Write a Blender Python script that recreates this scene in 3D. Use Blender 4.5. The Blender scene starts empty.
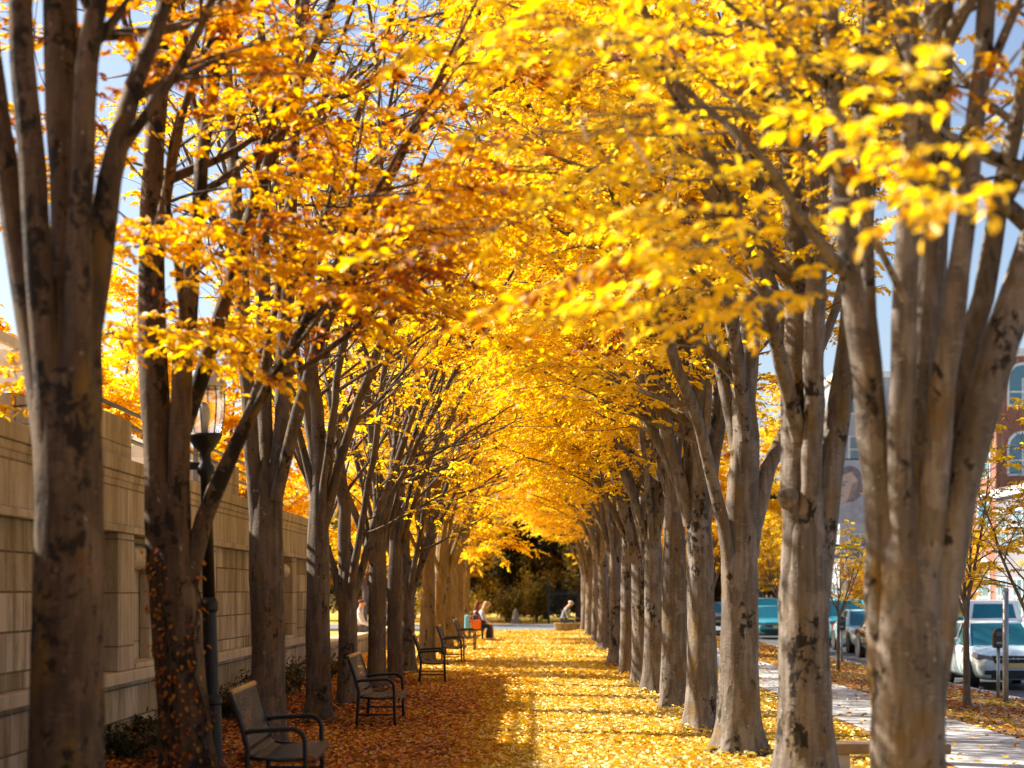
import bpy, bmesh, math, random
import numpy as np
from mathutils import Vector, Matrix

R = math.radians
PI = math.pi
scene = bpy.context.scene
COL = scene.collection
F = 1900.0           # focal length of the photograph in pixels
HX, HY = 530.0, 592.0  # vanishing point of the path
EYE = 1.6
SUN_EL, SUN_BEYOND = 36.0, 23.0
random.seed(5)


def at(px, py, Y):
    """world point seen at a pixel of the photograph, Y metres away"""
    return np.array(((px - HX) * Y / F, Y, EYE - (py - HY) * Y / F))


# ------------------------------------------------------------------ tagging
def tag(o, label=None, cat=None, group=None, kind=None):
    if label: o['label'] = label
    if cat: o['category'] = cat
    if group: o['group'] = group
    if kind: o['kind'] = kind
    return o


def empty(name, loc=(0, 0, 0), rz=0.0):
    o = bpy.data.objects.new(name, None)
    o.empty_display_size = 0.2
    o.location = loc
    o.rotation_euler = (0, 0, rz)
    COL.objects.link(o)
    return o


def copy_tree(o, parent=None):
    c = o.copy()
    COL.objects.link(c)
    if parent is not None:
        c.parent = parent
    for ch in o.children:
        copy_tree(ch, c)
    return c


# ------------------------------------------------------------------ mesh collecting
class MB:
    def __init__(self):
        self.v, self.f = [], []

    def add(self, vs, fs):
        n = len(self.v)
        self.v += [tuple(float(c) for c in p) for p in vs]
        self.f += [tuple(i + n for i in q) for q in fs]
        return self

    def box(self, x0, x1, y0, y1, z0, z1):
        return self.add([(x0, y0, z0), (x1, y0, z0), (x1, y1, z0), (x0, y1, z0),
                         (x0, y0, z1), (x1, y0, z1), (x1, y1, z1), (x0, y1, z1)],
                        [(0, 3, 2, 1), (4, 5, 6, 7), (0, 1, 5, 4), (1, 2, 6, 5), (2, 3, 7, 6), (3, 0, 4, 7)])

    def tube(self, pts, r, s=8, cap=True):
        pts = np.array(pts, float)
        rr = np.full(len(pts), r) if np.isscalar(r) else np.array(r, float)
        V, Q = tube_np(pts, rr, s)
        n = len(V)
        fs = [tuple(q) for q in Q]
        if cap:
            fs.append(tuple(range(s - 1, -1, -1)))
            fs.append(tuple(range(n - s, n)))
        return self.add(V, fs)

    def lathe(self, prof, s=16, c=(0, 0, 0), axis='z'):
        vs, fs = [], []
        for r, z in prof:
            for k in range(s):
                a = 2 * PI * k / s
                p = (r * math.cos(a), r * math.sin(a), z)
                if axis == 'x': p = (p[2], p[0], p[1])
                if axis == 'y': p = (p[0], p[2], p[1])
                vs.append((p[0] + c[0], p[1] + c[1], p[2] + c[2]))
        for i in range(len(prof) - 1):
            for k in range(s):
                a, b = i * s + k, i * s + (k + 1) % s
                fs.append((a, b, b + s, a + s))
        fs.append(tuple(range(s - 1, -1, -1)))
        n = len(prof) * s
        fs.append(tuple(range(n - s, n)))
        return self.add(vs, fs)

    def prism(self, poly, axis, a, b):
        """polygon in the plane across an axis, pulled from a to b"""
        def P(u, v, w):
            return {'x': (w, u, v), 'y': (u, w, v), 'z': (u, v, w)}[axis]
        n = len(poly)
        vs = [P(u, v, a) for u, v in poly] + [P(u, v, b) for u, v in poly]
        fs = [tuple(range(n - 1, -1, -1)), tuple(range(n, 2 * n))]
        fs += [(i, (i + 1) % n, n + (i + 1) % n, n + i) for i in range(n)]
        return self.add(vs, fs)

    def build(self, name, mat, parent=None, smooth=False, bevel=0.0, subsurf=0, loc=None):
        me = bpy.data.meshes.new(name)
        me.from_pydata(self.v, [], self.f)
        bm = bmesh.new(); bm.from_mesh(me)
        bmesh.ops.recalc_face_normals(bm, faces=bm.faces)
        bm.to_mesh(me); bm.free()
        if smooth:
            me.polygons.foreach_set('use_smooth', [True] * len(me.polygons))
        me.materials.append(mat)
        o = bpy.data.objects.new(name, me)
        COL.objects.link(o)
        if loc is not None: o.location = loc
        if parent is not None: o.parent = parent
        if bevel:
            m = o.modifiers.new('bevel', 'BEVEL'); m.width = bevel; m.segments = 2; m.limit_method = 'ANGLE'; m.angle_limit = R(40)
        if subsurf:
            m = o.modifiers.new('sub', 'SUBSURF'); m.levels = subsurf; m.render_levels = subsurf
        return o


def tube_np(P, r, s, lobes=None):
    n = len(P)
    T = np.gradient(P, axis=0)
    T /= np.linalg.norm(T, axis=1)[:, None] + 1e-9
    ref = np.array((0.0, 1.0, 0.0)) if abs(T[:, 1]).mean() < 0.75 else np.array((1.0, 0.0, 0.0))
    U = np.cross(T, ref); U /= np.linalg.norm(U, axis=1)[:, None] + 1e-9
    W = np.cross(T, U)
    a = np.arange(s) * 2 * PI / s
    rad = r[:, None] * np.ones((1, s))
    if lobes is not None:
        rad = rad * lobes(a[None, :], np.linspace(0, 1, n)[:, None], P)
    V = P[:, None, :] + rad[:, :, None] * (np.cos(a)[None, :, None] * U[:, None, :] + np.sin(a)[None, :, None] * W[:, None, :])
    i = np.arange(n - 1)[:, None] * s
    k = np.arange(s)[None, :]
    k2 = (k + 1) % s
    Q = np.stack([i + k, i + k2, i + s + k2, i + s + k], axis=2).reshape(-1, 4)
    return V.reshape(-1, 3), Q


def mesh_quads(name, V, Q, mat, tint=None, smooth=False):
    me = bpy.data.meshes.new(name)
    V = np.asarray(V, np.float32); Q = np.asarray(Q, np.int32)
    me.vertices.add(len(V)); me.vertices.foreach_set('co', V.ravel())
    me.loops.add(Q.size); me.loops.foreach_set('vertex_index', Q.ravel())
    me.polygons.add(len(Q)); me.polygons.foreach_set('loop_start', np.arange(len(Q), dtype=np.int32) * 4)
    if smooth:
        me.polygons.foreach_set('use_smooth', np.ones(len(Q), bool))
    me.update(calc_edges=True)
    if tint is not None:
        at_ = me.attributes.new('tint', 'FLOAT', 'FACE')
        at_.data.foreach_set('value', np.asarray(tint, np.float32))
    me.materials.append(mat)
    return me


# ------------------------------------------------------------------ materials
MATS = {}


class NT:
    def __init__(self, name):
        self.m = bpy.data.materials.new(name)
        self.m.use_nodes = True
        self.t = self.m.node_tree
        self.t.nodes.clear()
        self.out = self.n('ShaderNodeOutputMaterial')

    def n(self, typ, **kw):
        nd = self.t.nodes.new(typ)
        for k, v in kw.items():
            if k.startswith('i_'):
                nd.inputs[k[2:].replace('_', ' ')].default_value = v
            else:
                setattr(nd, k, v)
        return nd

    def l(self, a, b):
        self.t.links.new(a, b)

    def ramp(self, fac, stops, interp='LINEAR'):
        r = self.n('ShaderNodeValToRGB')
        r.color_ramp.interpolation = interp
        el = r.color_ramp.elements
        while len(el) < len(stops): el.new(0.5)
        for e, (p, c) in zip(el, stops):
            e.position = p
            e.color = (*c, 1) if len(c) == 3 else c
        self.l(fac, r.inputs[0])
        return r.outputs[0]

    def coords(self, scale=(1, 1, 1), which='Object'):
        c = self.n('ShaderNodeTexCoord')
        mp = self.n('ShaderNodeMapping')
        mp.inputs['Scale'].default_value = scale
        self.l(c.outputs[which], mp.inputs[0])
        return mp.outputs[0]

    def noise(self, vec, scale, detail=4, rough=0.55, dist=0.0):
        n = self.n('ShaderNodeTexNoise')
        n.inputs['Scale'].default_value = scale
        n.inputs['Detail'].default_value = detail
        n.inputs['Roughness'].default_value = rough
        n.inputs['Distortion'].default_value = dist
        if vec is not None: self.l(vec, n.inputs['Vector'])
        return n.outputs[0]

    def mix(self, fac, a, b, mode='MIX'):
        n = self.n('ShaderNodeMix', data_type='RGBA', blend_type=mode)
        for s, v in ((n.inputs[0], fac), (n.inputs[6], a), (n.inputs[7], b)):
            if isinstance(v, (int, float)): s.default_value = v
            elif isinstance(v, tuple): s.default_value = (*v, 1)
            else: self.l(v, s)
        return n.outputs[2]

    def math(self, op, a, b=0.0):
        n = self.n('ShaderNodeMath', operation=op)
        for s, v in ((n.inputs[0], a), (n.inputs[1], b)):
            if isinstance(v, (int, float)): s.default_value = v
            else: self.l(v, s)
        return n.outputs[0]

    def bump(self, h, strength=0.5, dist=0.02):
        b = self.n('ShaderNodeBump')
        b.inputs['Strength'].default_value = strength
        b.inputs['Distance'].default_value = dist
        self.l(h, b.inputs['Height'])
        return b.outputs[0]

    def bsdf(self, col, rough=0.6, metal=0.0, normal=None, spec=0.5):
        b = self.n('ShaderNodeBsdfPrincipled')
        for s, v in ((b.inputs['Base Color'], col), (b.inputs['Roughness'], rough), (b.inputs['Metallic'], metal)):
            if isinstance(v, (int, float)): s.default_value = v
            elif isinstance(v, tuple): s.default_value = (*v, 1)
            else: self.l(v, s)
        b.inputs['Specular IOR Level'].default_value = spec
        if normal is not None: self.l(normal, b.inputs['Normal'])
        return b

    def done(self, sh):
        self.l(sh.outputs[0] if hasattr(sh, 'outputs') else sh, self.out.inputs[0])
        MATS[self.m.name] = self.m
        return self.m


def simple(name, col, rough=0.5, metal=0.0, var=0.15, scale=6.0, bump=0.0, spec=0.5):
    t = NT(name)
    c = t.coords()
    n = t.noise(c, scale, 5)
    lo = tuple(x * (1 - var) for x in col); hi = tuple(min(1, x * (1 + var)) for x in col)
    colr = t.ramp(n, [(0.3, lo), (0.7, hi)])
    rg = t.ramp(n, [(0.2, (rough * .85,) * 3), (0.8, (min(1, rough * 1.15),) * 3)])
    nm = t.bump(t.noise(c, scale * 6, 3), bump, 0.01) if bump else None
    return t.done(t.bsdf(colr, rg, metal, nm, spec))


def leaf_mat(name, stops, trans=0.5, rough=0.45):
    t = NT(name)
    a = t.n('ShaderNodeAttribute', attribute_name='tint')
    col = t.ramp(a.outputs['Fac'], stops)
    p = t.bsdf(col, rough, 0, None, 0.45)
    hs = t.n('ShaderNodeHueSaturation'); hs.inputs['Saturation'].default_value = 1.08; hs.inputs['Value'].default_value = 1.15
    t.l(col, hs.inputs['Color'])
    tr = t.n('ShaderNodeBsdfTranslucent'); t.l(hs.outputs[0], tr.inputs[0])
    mx = t.n('ShaderNodeMixShader'); mx.inputs[0].default_value = trans
    t.l(p.outputs[0], mx.inputs[1]); t.l(tr.outputs[0], mx.inputs[2])
    return t.done(mx)


GOLD = leaf_mat('golden_leaf', [(0.0, (.20, .055, .010)), (0.14, (.45, .15, .010)), (0.30, (.76, .39, .010)),
                                (0.60, (.88, .56, .014)), (0.85, (.93, .65, .03)), (1.0, (.94, .70, .10))], 0.6)
RUST = leaf_mat('amber_leaf', [(0.0, (.17, .045, .008)), (0.22, (.44, .13, .010)), (0.48, (.70, .31, .010)),
                               (0.75, (.85, .48, .012)), (1.0, (.90, .56, .02))], 0.6)
EVERGREEN = leaf_mat('dark_evergreen_leaf', [(0, (.03, .026, .006)), (.55, (.12, .085, .010)), (1, (.45, .26, .02))], 0.25, .8)
BUSHGOLD = leaf_mat('olive_gold_leaf', [(0, (.05, .045, .01)), (.5, (.20, .14, .014)), (1, (.60, .38, .04))], 0.4)
SHRUBLEAF = leaf_mat('shrub_leaf', [(0, (.025, .03, .01)), (.6, (.07, .065, .015)), (1, (.22, .12, .02))], 0.3)
LITTER = leaf_mat('fallen_leaf', [(0.0, (.12, .035, .010)), (0.22, (.54, .19, .040)), (0.42, (.62, .26, .035)),
                                  (0.60, (.68, .41, .015)), (0.85, (.74, .51, .03)), (1.0, (.80, .66, .28))], 0.15, 0.5)


def bark(name, c0, c1, moss=0.3, blotch=0.0):
    t = NT(name)
    oi = t.n('ShaderNodeObjectInfo')
    cc = t.n('ShaderNodeTexCoord')
    ad = t.n('ShaderNodeVectorMath', operation='ADD')
    t.l(cc.outputs['Object'], ad.inputs[0])
    sc = t.n('ShaderNodeVectorMath', operation='SCALE'); sc.inputs['Scale'].default_value = 7.0
    t.l(oi.outputs['Random'], sc.inputs[0]); t.l(sc.outputs[0], ad.inputs[1])
    def mp(s):
        m = t.n('ShaderNodeMapping'); m.inputs['Scale'].default_value = s
        t.l(ad.outputs[0], m.inputs[0]); return m.outputs[0]
    big = t.noise(mp((1, 1, .5)), 2.2, 5)
    band = t.noise(mp((7, 7, 30)), 2.0, 4, .6)        # fine horizontal lenticels
    vert = t.noise(mp((14, 14, 1.6)), 1.6, 5, .6)
    fine = t.noise(mp((1, 1, 1)), 42, 4, .65)
    base = t.mix(t.ramp(big, [(.3, (0, 0, 0)), (.7, (1, 1, 1))]), c0, c1)
    base = t.mix(t.ramp(vert, [(.35, (.75,) * 3), (.62, (0,) * 3)]), base, tuple(x * .45 for x in c0))
    base = t.mix(t.ramp(band, [(.56, (0,) * 3), (.76, (.45,) * 3)]), base, tuple(min(1, x * 1.45) for x in c1))
    vo = t.n('ShaderNodeTexVoronoi'); vo.inputs['Scale'].default_value = 7.0; vo.feature = 'SMOOTH_F1'; vo.inputs['Smoothness'].default_value = .35
    wv = t.n('ShaderNodeVectorMath', operation='ADD'); t.l(mp((1.3, 1.3, .55)), wv.inputs[0])
    wn = t.n('ShaderNodeTexNoise'); wn.inputs['Scale'].default_value = 6; wn.inputs['Detail'].default_value = 4; t.l(mp((1, 1, .7)), wn.inputs['Vector'])
    ws = t.n('ShaderNodeVectorMath', operation='SCALE'); ws.inputs['Scale'].default_value = .35; t.l(wn.outputs['Color'], ws.inputs[0])
    t.l(ws.outputs[0], wv.inputs[1]); t.l(wv.outputs[0], vo.inputs['Vector'])
    vs_ = t.n('ShaderNodeSeparateColor'); t.l(vo.outputs['Color'], vs_.inputs[0])
    base = t.mix(t.ramp(vs_.outputs[0], [(.35, (0,) * 3), (.85, (.4,) * 3)]), base, tuple(x * .70 for x in c0))
    base = t.mix(t.ramp(vs_.outputs[1], [(.6, (0,) * 3), (.95, (.28,) * 3)]), base, tuple(min(1, x * 1.35) for x in c1))
    lich = t.noise(mp((1, 1, .8)), 24, 3, .5)
    base = t.mix(t.ramp(lich, [(.68, (0,) * 3), (.76, (.6,) * 3)]), base, (.46, .43, .37))
    mo = t.noise(mp((1, 1, .45)), 4.2, 5, .65)
    base = t.mix(t.ramp(mo, [(.62 - moss * .22, (0,) * 3), (.74 - moss * .15, (.75,) * 3)]), base, (.17, .095, .012))
    if blotch:
        bl = t.math('ADD', t.math('MULTIPLY', t.noise(mp((1.2, 1.2, .6)), 3.2, 2, .5), .55), t.math('MULTIPLY', t.noise(mp((1.1, 1.1, .8)), 15, 5, .65, .4), .5))
        base = t.mix(t.ramp(bl, [(.635 - blotch * .085, (0,) * 3), (.675 - blotch * .085, (.93,) * 3)]), base, (.013, .010, .007))
    h = t.math('ADD', t.math('MULTIPLY', vert, 1.2), t.math('ADD', t.math('MULTIPLY', band, .5), t.math('ADD', t.math('MULTIPLY', fine, .6), t.math('MULTIPLY', vs_.outputs[0], .5))))
    return t.done(t.bsdf(base, .85, 0, t.bump(h, .55, .014), .25))


BARK_R = bark('grey_bark', (.120, .094, .074), (.27, .23, .195), .32, .45)
BARK_L = bark('brown_bark', (.085, .060, .042), (.165, .125, .095), .38, .30)
BARK_B = bark('blotched_bark', (.075, .047, .028), (.15, .100, .062), .35, 1.0)
BARK_G = bark('gold_lit_bark', (.16, .11, .05), (.27, .20, .10), .9, .3)  # gold sunlight on the far left trunks put into the bark colour
BARK_T = bark('young_bark', (.16, .12, .09), (.26, .21, .17), .0, .0)


def stone_mat(name, c0, c1, bw=1.0, bh=.32, joint=.22, stain=.75):
    t = NT(name)
    tc = t.n('ShaderNodeTexCoord')
    sp = t.n('ShaderNodeSeparateXYZ'); t.l(tc.outputs['Object'], sp.inputs[0])
    cb = t.n('ShaderNodeCombineXYZ')
    t.l(t.math('ADD', sp.outputs[1], t.math('MULTIPLY', sp.outputs[0], 1.0)), cb.inputs[0]); t.l(sp.outputs[2], cb.inputs[1])
    br = t.n('ShaderNodeTexBrick')
    t.l(cb.outputs[0], br.inputs['Vector'])
    br.inputs['Scale'].default_value = 1.0
    br.inputs['Brick Width'].default_value = bw; br.inputs['Row Height'].default_value = bh
    br.inputs['Mortar Size'].default_value = .010; br.inputs['Mortar Smooth'].default_value = .3
    br.inputs['Color1'].default_value = (*c0, 1); br.inputs['Color2'].default_value = (*c1, 1)
    br.inputs['Mortar'].default_value = (*[x * joint for x in c0], 1)
    c = t.coords((1, 1, .22))
    st = t.noise(c, 3.2, 6, .65)
    col = t.mix(t.ramp(st, [(.42, (0,) * 3), (.60, (stain,) * 3)]), br.outputs['Color'], (.085, .058, .014))
    st2 = t.noise(t.coords((1, 1, .12)), 7, 4, .6)
    col = t.mix(t.ramp(st2, [(.52, (0,) * 3), (.72, (.6,) * 3)]), col, (.48, .40, .28))
    fine = t.noise(t.coords(), 60, 4)
    col = t.mix(.25, col, t.ramp(fine, [(.3, (.08, .06, .03)), (.7, (.5, .42, .28))]))
    h = t.math('ADD', t.math('MULTIPLY', br.outputs['Fac'], -1.2), t.math('MULTIPLY', t.noise(t.coords(), 14, 6, .7), .7))
    return t.done(t.bsdf(col, .9, 0, t.bump(h, .7, .02), .2))


STONE = stone_mat('tan_ashlar_stone', (.24, .185, .10), (.62, .55, .42))
STONE_S = stone_mat('smooth_tan_stone', (.44, .38, .28), (.60, .53, .42), 1.1, .53, .4, .5)
STONE_P = stone_mat('pale_ledge_stone', (.56, .48, .35), (.62, .54, .41), 1.3, .6, .6, .3)
METAL = simple('black_painted_steel', (.008, .009, .011), .45, .0, .3, 9, .15, .3)
WHITEP = simple('white_painted_timber', (.74, .72, .66), .55, 0, .1, 3, .1)


def bench_slat_mat():
    t = NT('ribbed_grey_steel')
    c = t.coords()
    n = t.noise(c, 9, 5)
    col = t.ramp(n, [(.3, (.028, .026, .030)), (.55, (.050, .044, .045)), (.75, (.12, .06, .025))])
    return t.done(t.bsdf(col, .34, .45, None, .5))


RIB = bench_slat_mat()


def litter_ground():
    t = NT('leaf_litter_ground')
    tc = t.n('ShaderNodeTexCoord')
    v = t.n('ShaderNodeTexVoronoi'); v.inputs['Scale'].default_value = 15.0; v.inputs['Randomness'].default_value = 1.0
    t.l(tc.outputs['Object'], v.inputs['Vector'])
    sx = t.n('ShaderNodeSeparateColor'); t.l(v.outputs['Color'], sx.inputs[0])
    sp = t.n('ShaderNodeSeparateXYZ'); t.l(tc.outputs['Object'], sp.inputs[0])
    big = t.noise(tc.outputs['Object'], 0.55, 5, .6)
    # browner leaves left and near, partly the wall's shade put into the colour
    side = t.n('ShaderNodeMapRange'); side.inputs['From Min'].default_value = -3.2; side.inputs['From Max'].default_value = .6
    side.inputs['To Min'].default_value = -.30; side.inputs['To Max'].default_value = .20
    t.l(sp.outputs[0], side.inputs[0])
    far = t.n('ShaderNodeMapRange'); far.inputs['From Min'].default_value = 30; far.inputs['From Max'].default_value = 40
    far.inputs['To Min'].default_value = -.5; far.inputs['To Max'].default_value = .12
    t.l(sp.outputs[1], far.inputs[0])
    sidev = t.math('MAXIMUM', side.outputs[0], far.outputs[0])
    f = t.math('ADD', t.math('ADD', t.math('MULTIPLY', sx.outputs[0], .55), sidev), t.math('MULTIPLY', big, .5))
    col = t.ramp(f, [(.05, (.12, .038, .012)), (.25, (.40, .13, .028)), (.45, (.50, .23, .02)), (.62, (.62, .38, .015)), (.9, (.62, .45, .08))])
    # off the path: mixed soil and grass
    m = t.n('ShaderNodeMapRange'); m.inputs['From Min'].default_value = 3.2; m.inputs['From Max'].default_value = 4.1
    t.l(t.math('ADD', sp.outputs[0], t.math('MULTIPLY', big, .8)), m.inputs[0])
    soil = t.ramp(t.math('ADD', t.math('MULTIPLY', sx.outputs[1], .5), t.math('MULTIPLY', t.noise(tc.outputs['Object'], 1.6, 5, .65), .6)),
                  [(.25, (.075, .056, .045)), (.5, (.17, .12, .085)), (.68, (.45, .23, .04)), (.85, (.72, .42, .05))])
    col = t.mix(m.outputs[0], col, soil)
    h = t.math('ADD', t.math('MULTIPLY', v.outputs['Distance'], -1.0), t.math('MULTIPLY', sx.outputs[2], .8))
    return t.done(t.bsdf(col, .7, 0, t.bump(h, .8, .03), .3))


def concrete_mat():
    t = NT('pale_concrete')
    tc = t.n('ShaderNodeTexCoord')
    n = t.noise(tc.outputs['Object'], 1.2, 6, .65)
    f = t.noise(tc.outputs['Object'], 40, 3)
    col = t.ramp(n, [(.3, (.40, .41, .43)), (.6, (.52, .53, .55)), (.8, (.58, .58, .58))])
    col = t.mix(.3, col, t.ramp(f, [(.3, (.25,) * 3), (.7, (.6,) * 3)]))
    sp = t.n('ShaderNodeSeparateXYZ'); t.l(tc.outputs['Object'], sp.inputs[0])
    j = t.math('LESS_THAN', t.math('ABSOLUTE', t.math('SUBTRACT', t.math('FRACT', t.math('MULTIPLY', sp.outputs[1], .667)), .5)), .012)
    col = t.mix(j, col, (.14, .13, .12))
    return t.done(t.bsdf(col, .85, 0, t.bump(f, .3, .005), .25))


def asphalt_mat():
    t = NT('asphalt')
    tc = t.n('ShaderNodeTexCoord')
    n = t.noise(tc.outputs['Object'], .8, 6, .6); f = t.noise(tc.outputs['Object'], 90, 3)
    col = t.mix(.4, t.ramp(n, [(.3, (.045, .048, .055)), (.7, (.085, .088, .095))]), t.ramp(f, [(.3, (.02,) * 3), (.7, (.13,) * 3)]))
    return t.done(t.bsdf(col, .75, 0, t.bump(f, .4, .005), .4))


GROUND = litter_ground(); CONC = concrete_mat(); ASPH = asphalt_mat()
KERBM = simple('kerb_stone', (.40, .39, .38), .85, 0, .2, 5, .3)

# ------------------------------------------------------------------ the setting
def sheet(name, xs, ys, zf, mat, lift=0.0):
    V = [(x, y, zf(x) + lift) for y in ys for x in xs]
    nx = len(xs)
    Fq = [(j * nx + i, j * nx + i + 1, (j + 1) * nx + i + 1, (j + 1) * nx + i) for j in range(len(ys) - 1) for i in range(nx - 1)]
    me = bpy.data.meshes.new(name); me.from_pydata(V, [], Fq); me.materials.append(mat)
    o = bpy.data.objects.new(name, me); COL.objects.link(o)
    return tag(o, kind='structure')


ROADZ = -.45
def gz(x):
    pts = [(-900, 0), (5.3, 0), (8.6, -.30), (8.75, -.62), (900, -.62)]
    for (a, za), (b, zb) in zip(pts, pts[1:]):
        if a <= x <= b: return za + (zb - za) * (x - a) / (b - a)
    return 0

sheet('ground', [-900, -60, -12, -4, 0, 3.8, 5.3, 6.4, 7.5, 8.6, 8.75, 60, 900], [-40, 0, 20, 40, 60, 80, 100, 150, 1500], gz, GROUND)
sheet('sidewalk', [3.88, 5.3], [-20, 0, 40, 80], lambda x: 0.004, CONC, .004)
sheet('street', [8.9, 20], [-20, 40, 84, 200], lambda x: ROADZ, ASPH)
k = MB(); k.box(8.72, 8.9, -20, 84, -.65, -.31); tag(k.build('kerb', KERBM, bevel=.02), kind='structure')
k = MB(); k.box(20.0, 20.18, -20, 200, -.65, -.33); tag(k.build('far_kerb', KERBM, bevel=.02), kind='structure')
sheet('far_sidewalk', [20.18, 24], [-20, 40, 80, 200], lambda x: -.34, CONC)
sheet('cross_road', [-60, 8.70], [79.0, 94], lambda x: .010, simple('blue_grey_paving', (.13, .145, .165), .8, 0, .15, 1.5, .2))
mk = MB()
for yy in range(24, 150, 9):
    mk.add([(14.3, yy, ROADZ + .005), (14.42, yy, ROADZ + .005), (14.42, yy + 3, ROADZ + .005), (14.3, yy + 3, ROADZ + .005)], [(0, 1, 2, 3)])
tag(mk.build('road_marking', simple('road_paint', (.75, .74, .68), .7)), kind='structure')

# ------------------------------------------------------------------ leaves
def leaf_quads(pos, d, nrm, length, width, fold=0.18):
    """elliptic leaves of two quads, folded a little along the midrib"""
    n = len(pos)
    d = d / (np.linalg.norm(d, axis=1)[:, None] + 1e-9)
    s = np.cross(nrm, d); s /= np.linalg.norm(s, axis=1)[:, None] + 1e-9
    u = np.cross(d, s)
    L = length[:, None]; W = width[:, None]
    b = pos; tip = pos + d * L - u * L * .12
    m1 = pos + d * L * .32; m2 = pos + d * L * .70 - u * L * .03
    lift = u * W * fold
    V = np.stack([b, m1 + s * W * .48 + lift, m2 + s * W * .36 + lift, tip, m2 - s * W * .36 + lift, m1 - s * W * .48 + lift], axis=1).reshape(-1, 3)
    i = (np.arange(n) * 6)[:, None]
    Q = np.concatenate([i + np.array([[0, 1, 2, 3]]), i + np.array([[0, 3, 4, 5]])], axis=1).reshape(-1, 4)
    return V, Q


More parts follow.
